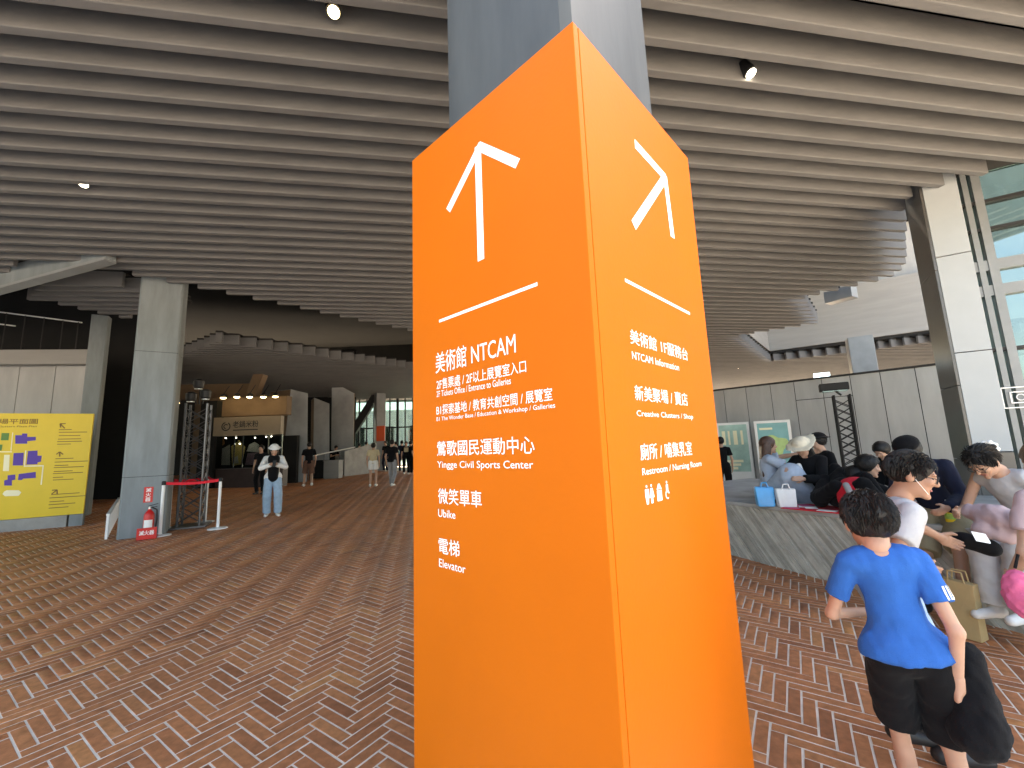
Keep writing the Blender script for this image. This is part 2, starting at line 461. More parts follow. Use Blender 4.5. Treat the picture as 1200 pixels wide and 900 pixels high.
# upper storeys that stand on the canopy (they keep the sun off it)
up = thing("museum_building", "dark upper storey of the museum above the open ceiling well", "building", (-8, 12, CZ + 4.5))
FOOT = [(-34, .2), (-3, 4.4), (3.8, 5.2), (5.0, 6.4), (7.2, 8.6), (6.3, 10.1), (8.3, 12.6), (6.6, 14.2), (11.0, 20.0), (18, 18), (18, 31), (-34, 31)]
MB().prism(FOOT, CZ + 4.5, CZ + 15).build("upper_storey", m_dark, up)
MB().prism([(9.9, 9.6), (31, 29.5), (31, 31), (18.3, 31), (18.3, 17.7), (12.2, 19.2), (10.6, 15.0)], CZ + 5.2, CZ + 6).build("sky_blocker_roof", m_dark, up)  # unseen roof added to hold back sky light, slit left along the beam ends
for p, q in zip(FOOT, FOOT[1:] + FOOT[:1]):
    d = Vector((q[0] - p[0], q[1] - p[1], 0)); L = d.length; d.normalize(); n = Vector((-d.y, d.x, 0))
    c = Vector((p[0], p[1], 0)) + d * L / 2 + n * .16
    MB().box((c.x, c.y, CZ + 2.555), (L - .35, .25, 3.88), math.atan2(d.y, d.x)).build("sun_block_wall", m_dark, up)  # unseen walls added to stop sun slipping in below the storey

# ------------------------------------------------------------------ the wayfinding sign round its column
TH_S = R(46.63)
dL = Vector((-math.sin(TH_S), math.cos(TH_S), 0)); dR = Vector((math.cos(TH_S), math.sin(TH_S), 0))
SC = Vector((0.257, 1.25, 0)); WL, WR, SZ = 0.984, 1.013, 3.04
nL, nR = -dR, -dL
sign = thing("wayfinding_sign", "tall orange wayfinding sign with white arrows wrapped round the column", "sign", (SC.x, SC.y, gz(SC.x, SC.y)))
def panel(c, u, L, n, t=0.03, z0=0.03, z1=SZ):
    q = MB(); P = []
    for z in (z0, z1):
        for a, b in ((0, 0), (L, 0), (L, -t), (0, -t)):
            p = c + u * a + n * b; P.append((p.x, p.y, z))
    q.hexa(P); return q.build("panel", m_orange, sign, bevel=0.0025)
gap = 0.0012
panel(SC + dL * gap, dL, WL - gap, nL)
panel(SC + dR * (gap + .0305), dR, WR - gap - .031, nR)
panel(SC + dL * WL + dR * .031, dR, WR - .031, dL)
panel(SC + dR * WR + dL * .0305, dL, WL - .062, dR)
def face_pt(px, py, which):
    n, u = (nL, dL) if which == 'L' else (nR, dR)
    d = ray(px, py); o_ = Vector((0, 0, CAM_H))
    t = (SC - o_).dot(n) / d.dot(n); p = o_ + d * t
    return (p - SC).dot(u), p.z
def stroke(which, a, b, wd, ext=0.0, name="arrow", mb=None):
    n, u = (nL, dL) if which == 'L' else (nR, dR)
    a, b = Vector(a), Vector(b); d = (b - a).normalized(); a = a - d * ext; b = b + d * ext
    s = Vector((-d.y, d.x)) * wd / 2
    q = [a + s, b + s, b - s, a - s]
    pr_ = .0009 + .0004 * (len(mb.f) // 6)
    mb.extr([(SC + u * p.x + n * pr_ + Vector((0, 0, p.y))) for p in q], n * 0.0012)
def F_(px, py, wh): return face_pt(px, py, wh)
tipL = F_(562.5, 172, 'L'); tailL = F_(564, 305, 'L'); lL = F_(527, 244, 'L'); rL = F_(605, 191, 'L')
aw = MB(); WDL = 0.037
stroke('L', tailL, (tailL[0], tipL[1] + .012), WDL, 0, mb=aw)
stroke('L', lL, tipL, WDL, 0.012, mb=aw); stroke('L', rL, (tipL[0], tipL[1] + 0), WDL, 0.012, mb=aw)
aw.build("arrow", m_white, sign)
tipR = F_(779, 208, 'R'); aw = MB(); WDR = 0.04
a1, a2, sh = F_(745, 170, 'R'), F_(787.5, 276, 'R'), F_(742, 264, 'R')
stroke('R', a1, tipR, WDR, 0.01, mb=aw); stroke('R', a2, tipR, WDR, 0.01, mb=aw); stroke('R', sh, tipR, WDR, 0.0, mb=aw)
aw.build("arrow", m_white, sign)
for wh, A, B in (('L', (515, 376.5), (630, 333)), ('R', (732, 328), (808, 368))):
    q = MB(); a, b = F_(*A, wh), F_(*B, wh); zz = (a[1] + b[1]) / 2
    stroke(wh, (a[0], zz), (b[0], zz), 0.0125, 0, mb=q); q.build("rule_line", m_white, sign)
def sign_text(wh, body, bl, br, ht, bold=.014):
    """bl, br: photo pixels of the left and right end of the line's foot; ht: height in metres"""
    n, u = (nL, dL) if wh == 'L' else (nR, dR)
    a, b = face_pt(*bl, wh), face_pt(*br, wh); zz = (a[1] + b[1]) / 2
    if wh == 'L': org = SC + dL * a[0]; ux = -dL; wdt = a[0] - b[0]
    else: org = SC + dR * a[0]; ux = dR; wdt = b[0] - a[0]
    o3 = Vector((org.x, org.y, zz))
    lettering(body, o3, ux, Vector((0, 0, 1)), wdt, ht, n, m_white, sign, bold=max(0, bold - .007))
PXM = 1.0
def hgt(wh, px, y0, y1): return abs(face_pt(px, y0, wh)[1] - face_pt(px, y1, wh)[1])
sign_text('L', "美術館 NTCAM", (511, 438), (605, 415.5), hgt('L', 511, 414, 438))
sign_text('L', "2F售票處 / 2F以上展覽室入口", (512, 457.5), (617, 436), hgt('L', 512, 445, 457.5), .012)
sign_text('L', "2F Tickets Office / Entrance to Galleries", (512, 466), (599, 449.5), hgt('L', 512, 459, 466), .006)
sign_text('L', "B1探索基地 / 教育共創空間 / 展覽室", (512, 487), (648, 469), hgt('L', 512, 475, 487), .012)
sign_text('L', "B1 The Wonder Base / Education & Workshop / Galleries", (512, 495.5), (651, 479), hgt('L', 512, 489.5, 495.5), .006)
sign_text('L', "鶯歌國民運動中心", (512.5, 534), (627, 532), hgt('L', 513, 517, 534))
sign_text('L', "Yingge Civil Sports Center", (513, 551), (625.5, 551.5), hgt('L', 513, 541, 551), .008)
sign_text('L', "微笑單車", (514, 591), (565, 594), hgt('L', 514, 573, 591))
sign_text('L', "Ubike", (514, 606), (534, 607.5), hgt('L', 514, 597, 606), .01)
sign_text('L', "電梯", (514.5, 649), (539, 652), hgt('L', 514, 631, 649))
sign_text('L', "Elevator", (515, 664.5), (546, 671.5), hgt('L', 515, 655, 664.5), .01)
sign_text('R', "美術館 1F服務台", (738.5, 402), (806, 423.5), hgt('R', 739, 385, 402))
sign_text('R', "NTCAM Information", (740.5, 421), (795.5, 434.5), hgt('R', 741, 412, 421), .008)
sign_text('R', "新美聚場 / 賣店", (744, 468), (806, 477), hgt('R', 744, 450, 468))
sign_text('R', "Creative Clusters / Shop", (746, 489), (812, 493.5), hgt('R', 746, 480, 489), .008)
sign_text('R', "廁所 / 哺集乳室", (750.5, 539), (811, 534), hgt('R', 751, 519, 539))
sign_text('R', "Restroom / Nursing Room", (752.5, 558), (822, 549.5), hgt('R', 753, 547, 558), .008)
# pictograms: man, woman, nursing bottle, wheelchair
def picto_pts(cx, cz, pts): return [(cx + x, cz + z) for x, z in pts]
pic = MB()
def pic_done():
    global pic
    pic.build('pictogram', m_white, sign); pic = MB()
def pic_poly(pts):
    pic.extr([(SC + dR * x + nR * 0.0009 + Vector((0, 0, z))) for x, z in pts], nR * 0.0012)
def circ(cx, cz, r, n=14): return [(cx + r * math.cos(2 * math.pi * k / n), cz + r * math.sin(2 * math.pi * k / n)) for k in range(n)]
x0, zb = face_pt(755.5, 592, 'R'); _, zt = face_pt(755.5, 569, 'R'); hh = zt - zb
x1 = face_pt(786, 588, 'R')[0]; ww = x1 - x0
cx = x0 + ww * .10; pic_poly(circ(cx, zt - .06 * hh, .075 * hh)); pic_poly(picto_pts(cx, zb, [(-.012, hh * .4), (-.012, hh * .8), (.012, hh * .8), (.012, hh * .4), (.006, 0), (-.006, 0)]))
pic_done()
cx = x0 + ww * .27; pic_poly(circ(cx, zt - .06 * hh, .075 * hh)); pic_poly(picto_pts(cx, zb, [(-.018, hh * .3), (-.008, hh * .8), (.008, hh * .8), (.018, hh * .3)])); pic_poly(picto_pts(cx, zb, [(-.007, 0), (-.007, hh * .3), (.007, hh * .3), (.007, 0)]))
pic_done()
cx = x0 + ww * .56; pic_poly(picto_pts(cx, zb, [(-.018, hh * .02), (-.018, hh * .6), (.018, hh * .6), (.018, hh * .02)])); pic_poly(picto_pts(cx, zb, [(-.02, hh * .66), (-.012, hh * .78), (-.006, hh * .95), (.006, hh * .95), (.012, hh * .78), (.02, hh * .66)]))
pic_done()
cx = x0 + ww * .88; r_ = hh * .26
for k in range(14):
    t0, t1 = math.pi * (-.55 + 1.6 * k / 14) + math.pi * .6, math.pi * (-.55 + 1.6 * (k + 1) / 14) + math.pi * .6
    pic_poly([(cx + r * math.cos(t), zb + r_ + r * math.sin(t)) for r, t in ((r_, t0), (r_, t1), (r_ * .72, t1), (r_ * .72, t0))])
pic_poly(circ(cx, zt - .05 * hh, .075 * hh)); pic_poly(picto_pts(cx, zb, [(-.008, hh * .38), (-.008, hh * .82), (.008, hh * .82), (.008, hh * .38)]))
pic_done()

def column(name, label, c, half, z0, z1, ang, mt, joints=(), cat="column", chamfer=.03, cyl=None):
    t = thing(name, label, cat, (c[0], c[1], z0))
    hx, hy = half if isinstance(half, tuple) else (half, half)
    ca, sa = math.cos(ang), math.sin(ang); k = chamfer
    def poly(e): return [(c[0] + x * ca - y * sa, c[1] + x * sa + y * ca) for x, y in ((-hx + k - e*0, -hy - e), (hx - k, -hy - e), (hx + e, -hy + k), (hx + e, hy - k), (hx - k, hy + e), (-hx + k, hy + e), (-hx - e, hy - k), (-hx - e, -hy + k))]
    zs = [z0] + list(joints) + [z1]
    for a, b in zip(zs[:-1], zs[1:]):
        MB().prism(poly(0), a + (0.004 if a > z0 else 0), b - (0.004 if b < z1 else 0)).build("casing", mt, t)
    if joints: MB().prism(poly(-.008), z0 + .02, z1 - .02).build("core", m_seam, t)
    return t
cc = SC + dL * WL / 2 + dR * WR / 2
column("steel_column", "blue grey steel column rising out of the orange sign to the ceiling", (cc.x + .005, cc.y + .0), .385, gz(cc.x, cc.y), CZ + DEP, TH_S, mat('weathered_steel', (.058, .064, .066), .5, .3, 2.2, .12, 8, stretch=(2.2, 2.2, .4)), chamfer=.035)

# left column with extinguisher
column("steel_column", "tall blue grey steel column beside the red rope barrier and extinguisher", (-6.83, 7.99), (.325, .325), gz(-6.9, 8), CZ + DEP, R(32), m_steel, joints=(gz(-6.9, 8) + 1.05, 3.62), chamfer=.03)
# ------------------------------------------------------------------ helpers that turn a photo outline at a distance into a real slab
def slab_pts(L, Rr, Yl, Yr):
    """L, Rr = (px, ytop, ybot) at the left / right end; gives two plan points and the two heights"""
    a1, a2 = at(L[0], L[1], Yl), at(L[0], L[2], Yl); b1, b2 = at(Rr[0], Rr[1], Yr), at(Rr[0], Rr[2], Yr)
    am, bm_ = at(L[0], (L[1] + L[2]) / 2, Yl), at(Rr[0], (Rr[1] + Rr[2]) / 2, Yr)
    return Vector((am.x, am.y, 0)), Vector((bm_.x, bm_.y, 0)), (a2.z + b2.z) / 2, (a1.z + b1.z) / 2
def slab(a, b, z0, z1, depth, mb=None):
    mb = mb or MB(); d = (b - a).normalized(); n = Vector((-d.y, d.x, 0)) * depth   # away from the camera
    P = []
    for z in (z0, z1):
        for p in (a, b, b + n, a + n): P.append((p.x, p.y, z))
    return mb.hexa(P)
def pslab(L, Rr, Yl, Yr, depth, z0=None, z1=None, mb=None):
    a, b, lo, hi = slab_pts(L, Rr, Yl, Yr)
    return slab(a, b, lo if z0 is None else z0, hi if z1 is None else z1, depth, mb)

# ------------------------------------------------------------------ left side
# raking steel beam that meets the ceiling
t = thing("raking_beam", "thick sloping grey steel beam meeting the ceiling at the upper left", "beam", (-9, 7, 4.6))
pa, pb = at(0, 329, 7.15), at(72, 309, 6.85); d = (pb - pa).normalized()
MB().bar(pa - d * 3.5, pb + d * 1.1, .16, .36).build("web", m_steel, t, bevel=.01)
MB().bar(pa - d * 3.5 - Vector((0, 0, .19)), pb + d * 1.1 - Vector((0, 0, .19)), .18, .05).build("flange", m_steeld, t)

# rear column
rc = at(113, 430, 10.3)
column("steel_column", "slim grey column behind the yellow map board", (rc.x, rc.y), .16, gz(rc.x, rc.y), CZ + DEP, R(32), m_steel, chamfer=.02)

# gallery behind the board
t = thing("gallery_wall", "grey panelled wall under a pale edge beam behind the yellow board", "wall", (-12, 11, 0))
a, b, z0, z1 = slab_pts((0, 424, 484), (104, 430, 487), 11.0, 11.3)
dd = (b - a).normalized(); a0 = a - dd * 3
L_ = (b - a0).length; n_ = 6
for k in range(n_):
    slab(a0 + dd * (L_ * k / n_ + .008), a0 + dd * (L_ * (k + 1) / n_ - .008), gz(*a0.xy), z1, .1).build("panel", m_panel, t, bevel=.004)
slab(a0, b, gz(*a0.xy), z1 - .02, -.0, MB()) if False else None
slab(a0 + Vector((0, .12, 0)), b + Vector((0, .12, 0)), gz(*a0.xy), z1 + .02, .15).build("backing", m_seam, t)
ea, eb, ez0, ez1 = slab_pts((0, 405, 423), (104, 414, 430), 10.6, 10.9)
slab(ea - dd * 3, eb, ez0, ez1, .25).build("edge_beam", m_plaster, t, bevel=.01)
# dark gallery interior and rails
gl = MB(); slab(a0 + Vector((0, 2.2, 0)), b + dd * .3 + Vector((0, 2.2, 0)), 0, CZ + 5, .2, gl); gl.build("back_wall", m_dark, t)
rail = thing("gallery_railing", "thin pale handrails of the dark upper gallery at the left", "railing", (-12, 11, 3))
for (A, B) in (((-60, 358), (96, 378)), ((-40, 375), (18, 382))):
    MB().tube(at(*A, 11.2), at(*B, 11.4), .018, n=8).build("rail", m_wpaint, rail)
for px in (8, 30, 52, 74, 92):
    p = at(px, 366 + px * .125, 11.25); MB().tube((p.x, p.y, p.z), (p.x, p.y, ez1), .012, n=6).build("post", m_black, rail)

# yellow map board
t = thing("map_board", "big yellow plaza map board with purple building plans on a low grey wall", "board", (-9.6, 8.6, .2))
a, b, z0, z1 = slab_pts((0, 483.5, 608), (103.5, 486, 603.5), 8.35, 9.0)
bdv = (b - a).normalized(); bl0 = a - bdv * 1.0; bn_ = Vector((bdv.y, -bdv.x, 0))
slab(bl0, b, z0, z1, .06).build("board_face", m_yellow, t, bevel=.004)
def bpt(px, py):
    d = ray(px, py); o_ = Vector((0, 0, CAM_H)); tt = (a - o_).dot(bn_) / d.dot(bn_); p = o_ + d * tt
    return (p - a).dot(bdv), p.z
def bpoly(pts, name, mt):
    q = [bpt(*p) for p in pts]
    MB().extr([a + bdv * s + bn_ * .002 + Vector((0, 0, z)) for s, z in q], bn_ * .002).build(name, mt, t)
for pts in ([(18, 510), (26, 510), (26, 508), (32, 508), (32, 512), (42, 512), (42, 516), (32, 517), (32, 520), (18, 520)],
            [(16, 531), (28, 530.5), (27, 545.5), (15, 545.5)], [(33, 528.5), (44, 528), (44, 534), (49, 534), (48, 541), (44, 542), (44, 544), (31, 544.5)],
            [(22, 555.5), (42, 553), (42, 560), (27, 561), (26, 562.5), (21, 562.5)], [(9, 557), (18, 556), (18, 562), (14, 563), (14, 569), (5, 569), (5, 563), (9, 562)]):
    bpoly(pts, "plan_print", m_purple)
for pts in ([(2, 507.5), (11, 507.5), (10, 516), (1, 516)], [(-8, 521), (3, 521), (2, 528), (-9, 528)]): bpoly(pts, "lawn_print", m_greenp)
for pts in ([(14.5, 507), (15.5, 507), (13.5, 528), (12.5, 528)], [(0, 529), (14, 529), (14, 530), (0, 530)], [(28, 545.5), (51, 545), (51, 546.5), (28, 547)], [(50, 545), (51.5, 545), (49, 568), (47.5, 568)], [(5, 533), (11.5, 533), (10.5, 552), (3.5, 552)], [(29.5, 528), (31, 528), (29.5, 546), (28, 546)], [(5, 576), (8, 574.5), (22, 574.5), (25, 577), (22, 581), (6, 581.5), (3, 579)]): bpoly(pts, "path_print", m_cream)
def btext(body, bl, br, h, mt, bold=.01, nm="lettering"):
    p, q = bpt(*bl), bpt(*br)
    lettering(body, a + bdv * p[0] + Vector((0, 0, p[1])), bdv, Vector((0, 0, 1)), q[0] - p[0], h, bn_, mt, t, nm, bold, .0026)
btext("聚場平面圖", (-14, 497), (44, 497), .105, m_brownp, .02)
btext("Creative Clusters Plaza Plan", (-28, 501), (43, 501), .035, m_brownp, .004)
for body, p, q in (("美術館", (23, 516.5), (29, 516.5)), ("A 聚場", (18, 539), (25, 538.5)), ("B 聚場", (35, 539), (42, 538.5)), ("C 聚場", (29, 558), (36, 557.5)), ("D", (8, 568), (11, 568))):
    btext(body, p, q, .05, m_cream, .01)
ink = MB()
def bline(px0, px1, py, h=.014):
    p, q = bpt(px0, py), bpt(px1, py)
    c = [(p[0], p[1]), (q[0], p[1]), (q[0], p[1] + h), (p[0], p[1] + h)]
    ink.extr([a + bdv * s + bn_ * .002 + Vector((0, 0, z)) for s, z in c], bn_ * .0012)
for y, x0_, x1_ in ((504, 69, 84), (507, 69, 102), (511, 69, 94), (515, 68, 95), (518, 67, 96), (521, 67, 83), (538, 65, 86), (542, 64, 103), (546, 64, 80), (548.5, 63, 98), (553, 63, 85), (555.5, 62, 97), (560, 62, 74), (563, 62, 86), (580, 60, 93), (584, 58, 100), (588.5, 58, 75), (592, 57, 88), (596, 57, 80)): bline(x0_, x1_, y)
ink.build("small_print", m_brownp, t)["kind"] = "stuff"
aw = MB()
def bstroke(p, q, wd=.03):
    p, q = Vector(bpt(*p)), Vector(bpt(*q)); d = (q - p).normalized(); s = Vector((-d.y, d.x)) * wd / 2
    aw.extr([a + bdv * x.x + bn_ * .002 + Vector((0, 0, x.y)) for x in (p + s, q + s, q - s, p - s)], bn_ * .0014)
bstroke((76, 502), (70.5, 496.5), .02); bstroke((70.5, 496.5), (77, 496.5), .02); bstroke((70.5, 496.5), (71, 501), .02)
bstroke((70, 535), (70, 529.5), .02); bstroke((70, 529.5), (66, 532.5), .02); bstroke((70, 529.5), (74, 532.5), .02)
bstroke((60.5, 579), (67, 574), .02); bstroke((67, 574), (61, 574.5), .02); bstroke((67, 574), (67, 579), .02)
aw.build("arrow", m_brownp, t)
slab(bl0 + Vector((0, .02, 0)), b - bdv * .25 + Vector((0, .02, 0)), gz(*a.xy) - .05, z0 - .006, .3).build("plinth", m_conc, t, bevel=.01)
slab(b - bdv * .22 + Vector((0, .02, 0)), b - bdv * .01 + Vector((0, .02, 0)), gz(*b.xy) - .05, z0 - .006, .12).build("post", m_steel, t, bevel=.005)

# low slatted guard by the column
t = thing("slatted_guard", "low white slatted guard on the floor left of the steel column", "guard rail", (-7.3, 8.3, .27))
g0, g1 = Vector((-7.18, 7.62, 0)), Vector((-9.2, 10.0, 0)); gd = (g1 - g0).normalized()
for k in range(13):
    p = g0 + gd * (.06 + k * .24); MB().box((p.x, p.y, gz(p.x, p.y) + .2), (.10, .035, .40), math.atan2(gd.y, gd.x)).build("slat", m_wpaint, t)
MB().bar((g0.x, g0.y, gz(*g0.xy) + .42), (g1.x, g1.y, gz(*g1.xy) + .42), .05, .03).build("rail", m_wpaint, t)

# extinguisher, its stand and the sticker on the column
e = gp(169, 631); ez = gz(e.x, e.y)
fd = Vector((math.sin(R(32)), -math.cos(R(32)), 0)); sx_ = Vector((math.cos(R(32)), math.sin(R(32)), 0))
cfc = Vector((-6.83, 7.99, 0)) + fd * .325
ec = cfc + sx_ * .12 + fd * .16
t = thing("extinguisher_stand", "small red stand with white characters at the foot of the column", "stand", (ec.x, ec.y, ez))
MB().box((ec.x, ec.y, ez + .02), (.27, .2, .04), R(32)).build("base", m_red, t, bevel=.006)
pf = ec + fd * .10
MB().box((pf.x, pf.y, ez + .11), (.27, .015, .17), R(32)).build("sign_plate", m_red, t, bevel=.003)
lettering("滅火器", pf + fd * .008 - sx_ * .1 + Vector((0, 0, ez + .075)), sx_, Vector((0, 0, 1)), .2, .075, fd, m_white, t, bold=.02)
t = thing("fire_extinguisher", "red fire extinguisher with a white label standing on its red stand", "extinguisher", (ec.x, ec.y, ez + .04))
MB().lathe((ec.x, ec.y, ez + .041), [(.06, 0), (.072, .015), (.075, .05), (.075, .34), (.068, .38), (.045, .42), (.025, .44), (.025, .46)], 20).build("cylinder", m_red, t, smooth=True)
MB().lathe((ec.x, ec.y, ez + .501), [(.02, 0), (.02, .04)], 12).build("valve", m_chrome, t)
hb = MB(); hb.bar((ec.x - .02 * sx_.x, ec.y - .02 * sx_.y, ez + .55), (ec.x + .11 * sx_.x, ec.y + .11 * sx_.y, ez + .585), .025, .012); hb.bar((ec.x, ec.y, ez + .53), (ec.x + .1 * sx_.x, ec.y + .1 * sx_.y, ez + .535), .02, .01)
hb.build("handle", m_black, t)
hs = MB(); hp = [ec + sx_ * .02 + Vector((0, 0, ez + .53)), ec + sx_ * .10 + Vector((0, 0, ez + .48)), ec + sx_ * .11 + Vector((0, 0, ez + .3)), ec + sx_ * .095 + Vector((0, 0, ez + .14))]
for p, q in zip(hp, hp[1:]): hs.tube(p, q, .012, n=8)
hs.build("hose", m_black, t)
lb = MB()
for k in range(6):
    t0, t1 = [R(32 - 90 - 50 + 100 * j / 6) for j in (k, k + 1)]
    lb.quad(*[(ec.x + .0765 * math.cos(q), ec.y + .0765 * math.sin(q), ez + zz) for q, zz in ((t0, .15), (t1, .15), (t1, .32), (t0, .32))])
lb.build("label", m_wpaint, t)
t = thing("fire_notice", "red sticker with white characters on the steel column above the extinguisher", "sticker", tuple(cfc + Vector((0, 0, 1.0))))
s0 = at(170, 580, 7.7); pc = cfc + sx_ * .06 + fd * .003
zc = s0.z
MB().box((pc.x, pc.y, zc), (.13, .004, .27), R(32)).build("plate", m_red, t)
for k, ch in enumerate("滅火器"):
    lettering(ch, pc + fd * .003 - sx_ * .036 + Vector((0, 0, zc + .045 - k * .082)), sx_, Vector((0, 0, 1)), .072, .07, fd, m_white, t, bold=.02)

# rope barrier
def stanchion(px, py, label):
    p = gp(px, py); z = gz(p.x, p.y)
    t = thing("barrier_post", label, "barrier post", (p.x, p.y, z), group="white posts of the red belt barrier")
    MB().lathe((p.x, p.y, z), [(.17, 0), (.17, .012), (.14, .022), (.03, .03), (.028, .05)], 24).build("base", m_wpaint, t, smooth=True)
    MB().lathe((p.x, p.y, z + .05), [(.026, 0), (.026, .84)], 14).build("pole", m_wpaint, t, smooth=True)
    MB().lathe((p.x, p.y, z + .89), [(.034, 0), (.034, .06), (.022, .075)], 14).build("cap", m_black, t, smooth=True)
    return Vector((p.x, p.y, z + .9))
q = [stanchion(187, 628, "white barrier post nearest the steel column, its red belt running right"), stanchion(255, 619.5, "front right white barrier post where the red belt turns back"),
     stanchion(240, 612, "back right white barrier post beside the lattice tower"), stanchion(197, 620, "back left white barrier post close behind the column post")]
bt = thing("barrier_belt", "red retractable belt strung round the four white posts", "belt", tuple(q[0]))
for A, B in ((q[0], q[1]), (q[1], q[2]), (q[2], q[3]), (q[3], q[0])):
    mbx = MB(); N = 8; d = (B - A)
    for k in range(N):
        P = []
        for f in (k / N, (k + 1) / N):
            c = A + d * (.02 + f * .96); c.z -= .03 * math.sin(math.pi * f) - .02; P.append(c)
        mbx.bar(P[0], P[1], .004, .05)
    mbx.build("belt_length", m_redbelt, bt)

# lattice lighting tower
def truss(name, label, c, z0, z1, wd, ang, mt, n=10):
    t = thing(name, label, "lighting tower", (c[0], c[1], z0), 0)
    ca, sa = math.cos(ang), math.sin(ang); C4 = [(c[0] + x * ca - y * sa, c[1] + x * sa + y * ca) for x, y in ((-wd / 2, -wd / 2), (wd / 2, -wd / 2), (wd / 2, wd / 2), (-wd / 2, wd / 2))]
    for p in C4: MB().tube((p[0], p[1], z0), (p[0], p[1], z1), .022, n=8).build("upright", mt, t)
    for k in range(4):
        p, q = C4[k], C4[(k + 1) % 4]
        for j in range(n):
            za, zb_ = z0 + .1 + (z1 - z0 - .2) * j / n, z0 + .1 + (z1 - z0 - .2) * (j + 1) / n
            mbx = MB(); mbx.tube((p[0], p[1], za), (q[0], q[1], zb_), .010, n=5); mbx.tube((q[0], q[1], za), (p[0], p[1], zb_), .010, n=5)
            mbx.build("brace", mt, t)
    MB().box((c[0], c[1], z0 + .015), (wd * 1.7, wd * 1.7, .03), ang).build("base_plate", mt, t)
    return t
p = gp(223, 617); zt_ = at(226, 474, p.y).z
m_alu = mat("dark_aluminium", (0.12, 0.12, 0.125), 0.35, .1, metal=.7)
truss("lattice_tower", "tall black lattice lighting tower inside the red belt barrier", (p.x, p.y), gz(p.x, p.y), zt_, .36, R(25), m_alu, 9)
for k, (dx, dz, lb_) in enumerate(((-.14, .16, "left stage lamp on top of the lattice tower by the barrier"), (.16, .2, "right stage lamp on top of the lattice tower by the barrier"), (0, .42, "upper stage lamp on top of the lattice tower by the barrier"))):
    t = thing("stage_lamp", lb_, "lamp", (p.x + dx, p.y, zt_ + dz), group="stage lamps on the lattice tower")
    MB().lathe((p.x + dx, p.y - .05, zt_ + dz - .1), [(.05, 0), (.09, .03), (.10, .16), (.05, .2)], 12).build("housing", m_black, t, smooth=True)
    MB().lathe((p.x + dx, p.y - .05, zt_ + dz - .115), [(.07, 0), (.07, .012)], 12).build("lens", m_chrome, t)
    MB().tube((p.x + dx * .4, p.y, zt_), (p.x + dx, p.y, zt_ + dz + .1), .012, n=6).build("bracket", m_black, t)

# ------------------------------------------------------------------ shop at the back left
t = thing("noodle_shop", "tan fronted shop with dark windows and a round logo on its sign band", "shop", (-10, 16, gz(-10, 16)))
m_shopband = mat("shop_band", (0.24, 0.19, 0.135), .6, .06)
pslab((246, 465.5, 488), (336, 464.5, 486.5), 16.3, 16.4, .4).build("upper_band", m_tan, t, bevel=.01)
sa_, sb_, sz0, sz1 = slab_pts((250, 489, 511), (329, 487.5, 508.5), 16, 16.1)
slab(sa_, sb_, sz0, sz1, .25).build("sign_band", m_shopband, t, bevel=.01)
sdv = (sb_ - sa_).normalized(); snv = Vector((sdv.y, -sdv.x, 0))
h_ = sz1 - sz0
lettering("老鍋米粉", sa_ + sdv * .72 + Vector((0, 0, sz0 + h_ * .42)), sdv, Vector((0, 0, 1)), .95, h_ * .36, snv, m_black, t, bold=.02)
slab(sa_ + sdv * .74 - snv * -.004, sa_ + sdv * 1.66 - snv * -.004, sz0 + h_ * .26, sz0 + h_ * .31, .003).build("underline", m_black, t)
lg = MB()
lc = sa_ + sdv * .47 + snv * .004 + Vector((0, 0, sz0 + h_ * .5))
for k in range(18):
    t0, t1 = 2 * math.pi * k / 18, 2 * math.pi * (k + 1) / 18
    if k in (3, 4): continue
    lg.quad(*[lc + sdv * (r * math.cos(q_)) + Vector((0, 0, r * math.sin(q_))) for r, q_ in ((.17, t0), (.17, t1), (.13, t1), (.13, t0))])
for k in range(10):
    t0, t1 = math.pi * (.2 + k * .13), math.pi * (.2 + (k + 1) * .13)
    lg.quad(*[lc + sdv * (r * math.cos(q_)) + Vector((0, 0, r * math.sin(q_))) for r, q_ in ((.095, t0), (.095, t1), (.06, t1), (.06, t0))])
lg.build("logo", m_black, t)
gzs = gz(-10, 16)
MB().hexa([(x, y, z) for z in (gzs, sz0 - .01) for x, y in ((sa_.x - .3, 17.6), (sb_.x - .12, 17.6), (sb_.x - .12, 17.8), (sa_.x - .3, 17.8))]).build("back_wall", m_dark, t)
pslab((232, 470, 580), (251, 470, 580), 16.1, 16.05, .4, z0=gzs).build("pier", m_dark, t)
wz0 = at(280, 549, 16.1).z
wx = [252, 274.5, 284.5, 314, 331]
for i in range(4):
    A, B = slab_pts((wx[i], 512, 548), (wx[i + 1], 511, 547), 16.15, 16.15)[:2]
    f = slab(A + sdv * .01, B - sdv * .01, wz0, sz0 - .02, .012).build("window", m_glassd, t)
    fr = MB()
    slab(A - sdv * .015, A + sdv * .015, wz0, sz0 - .02, -.03, fr); slab(A + sdv * .016, B - sdv * .016, wz0, wz0 + .03, -.03, fr)
    fr.build("window_frame", m_black, f)
pslab((252, 549, 578), (331, 547.5, 575), 16.1, 16.1, .35, z0=gzs, z1=wz0 - .01).build("counter", mat("shop_counter", (.035, .02, .018), .5, .3), t)
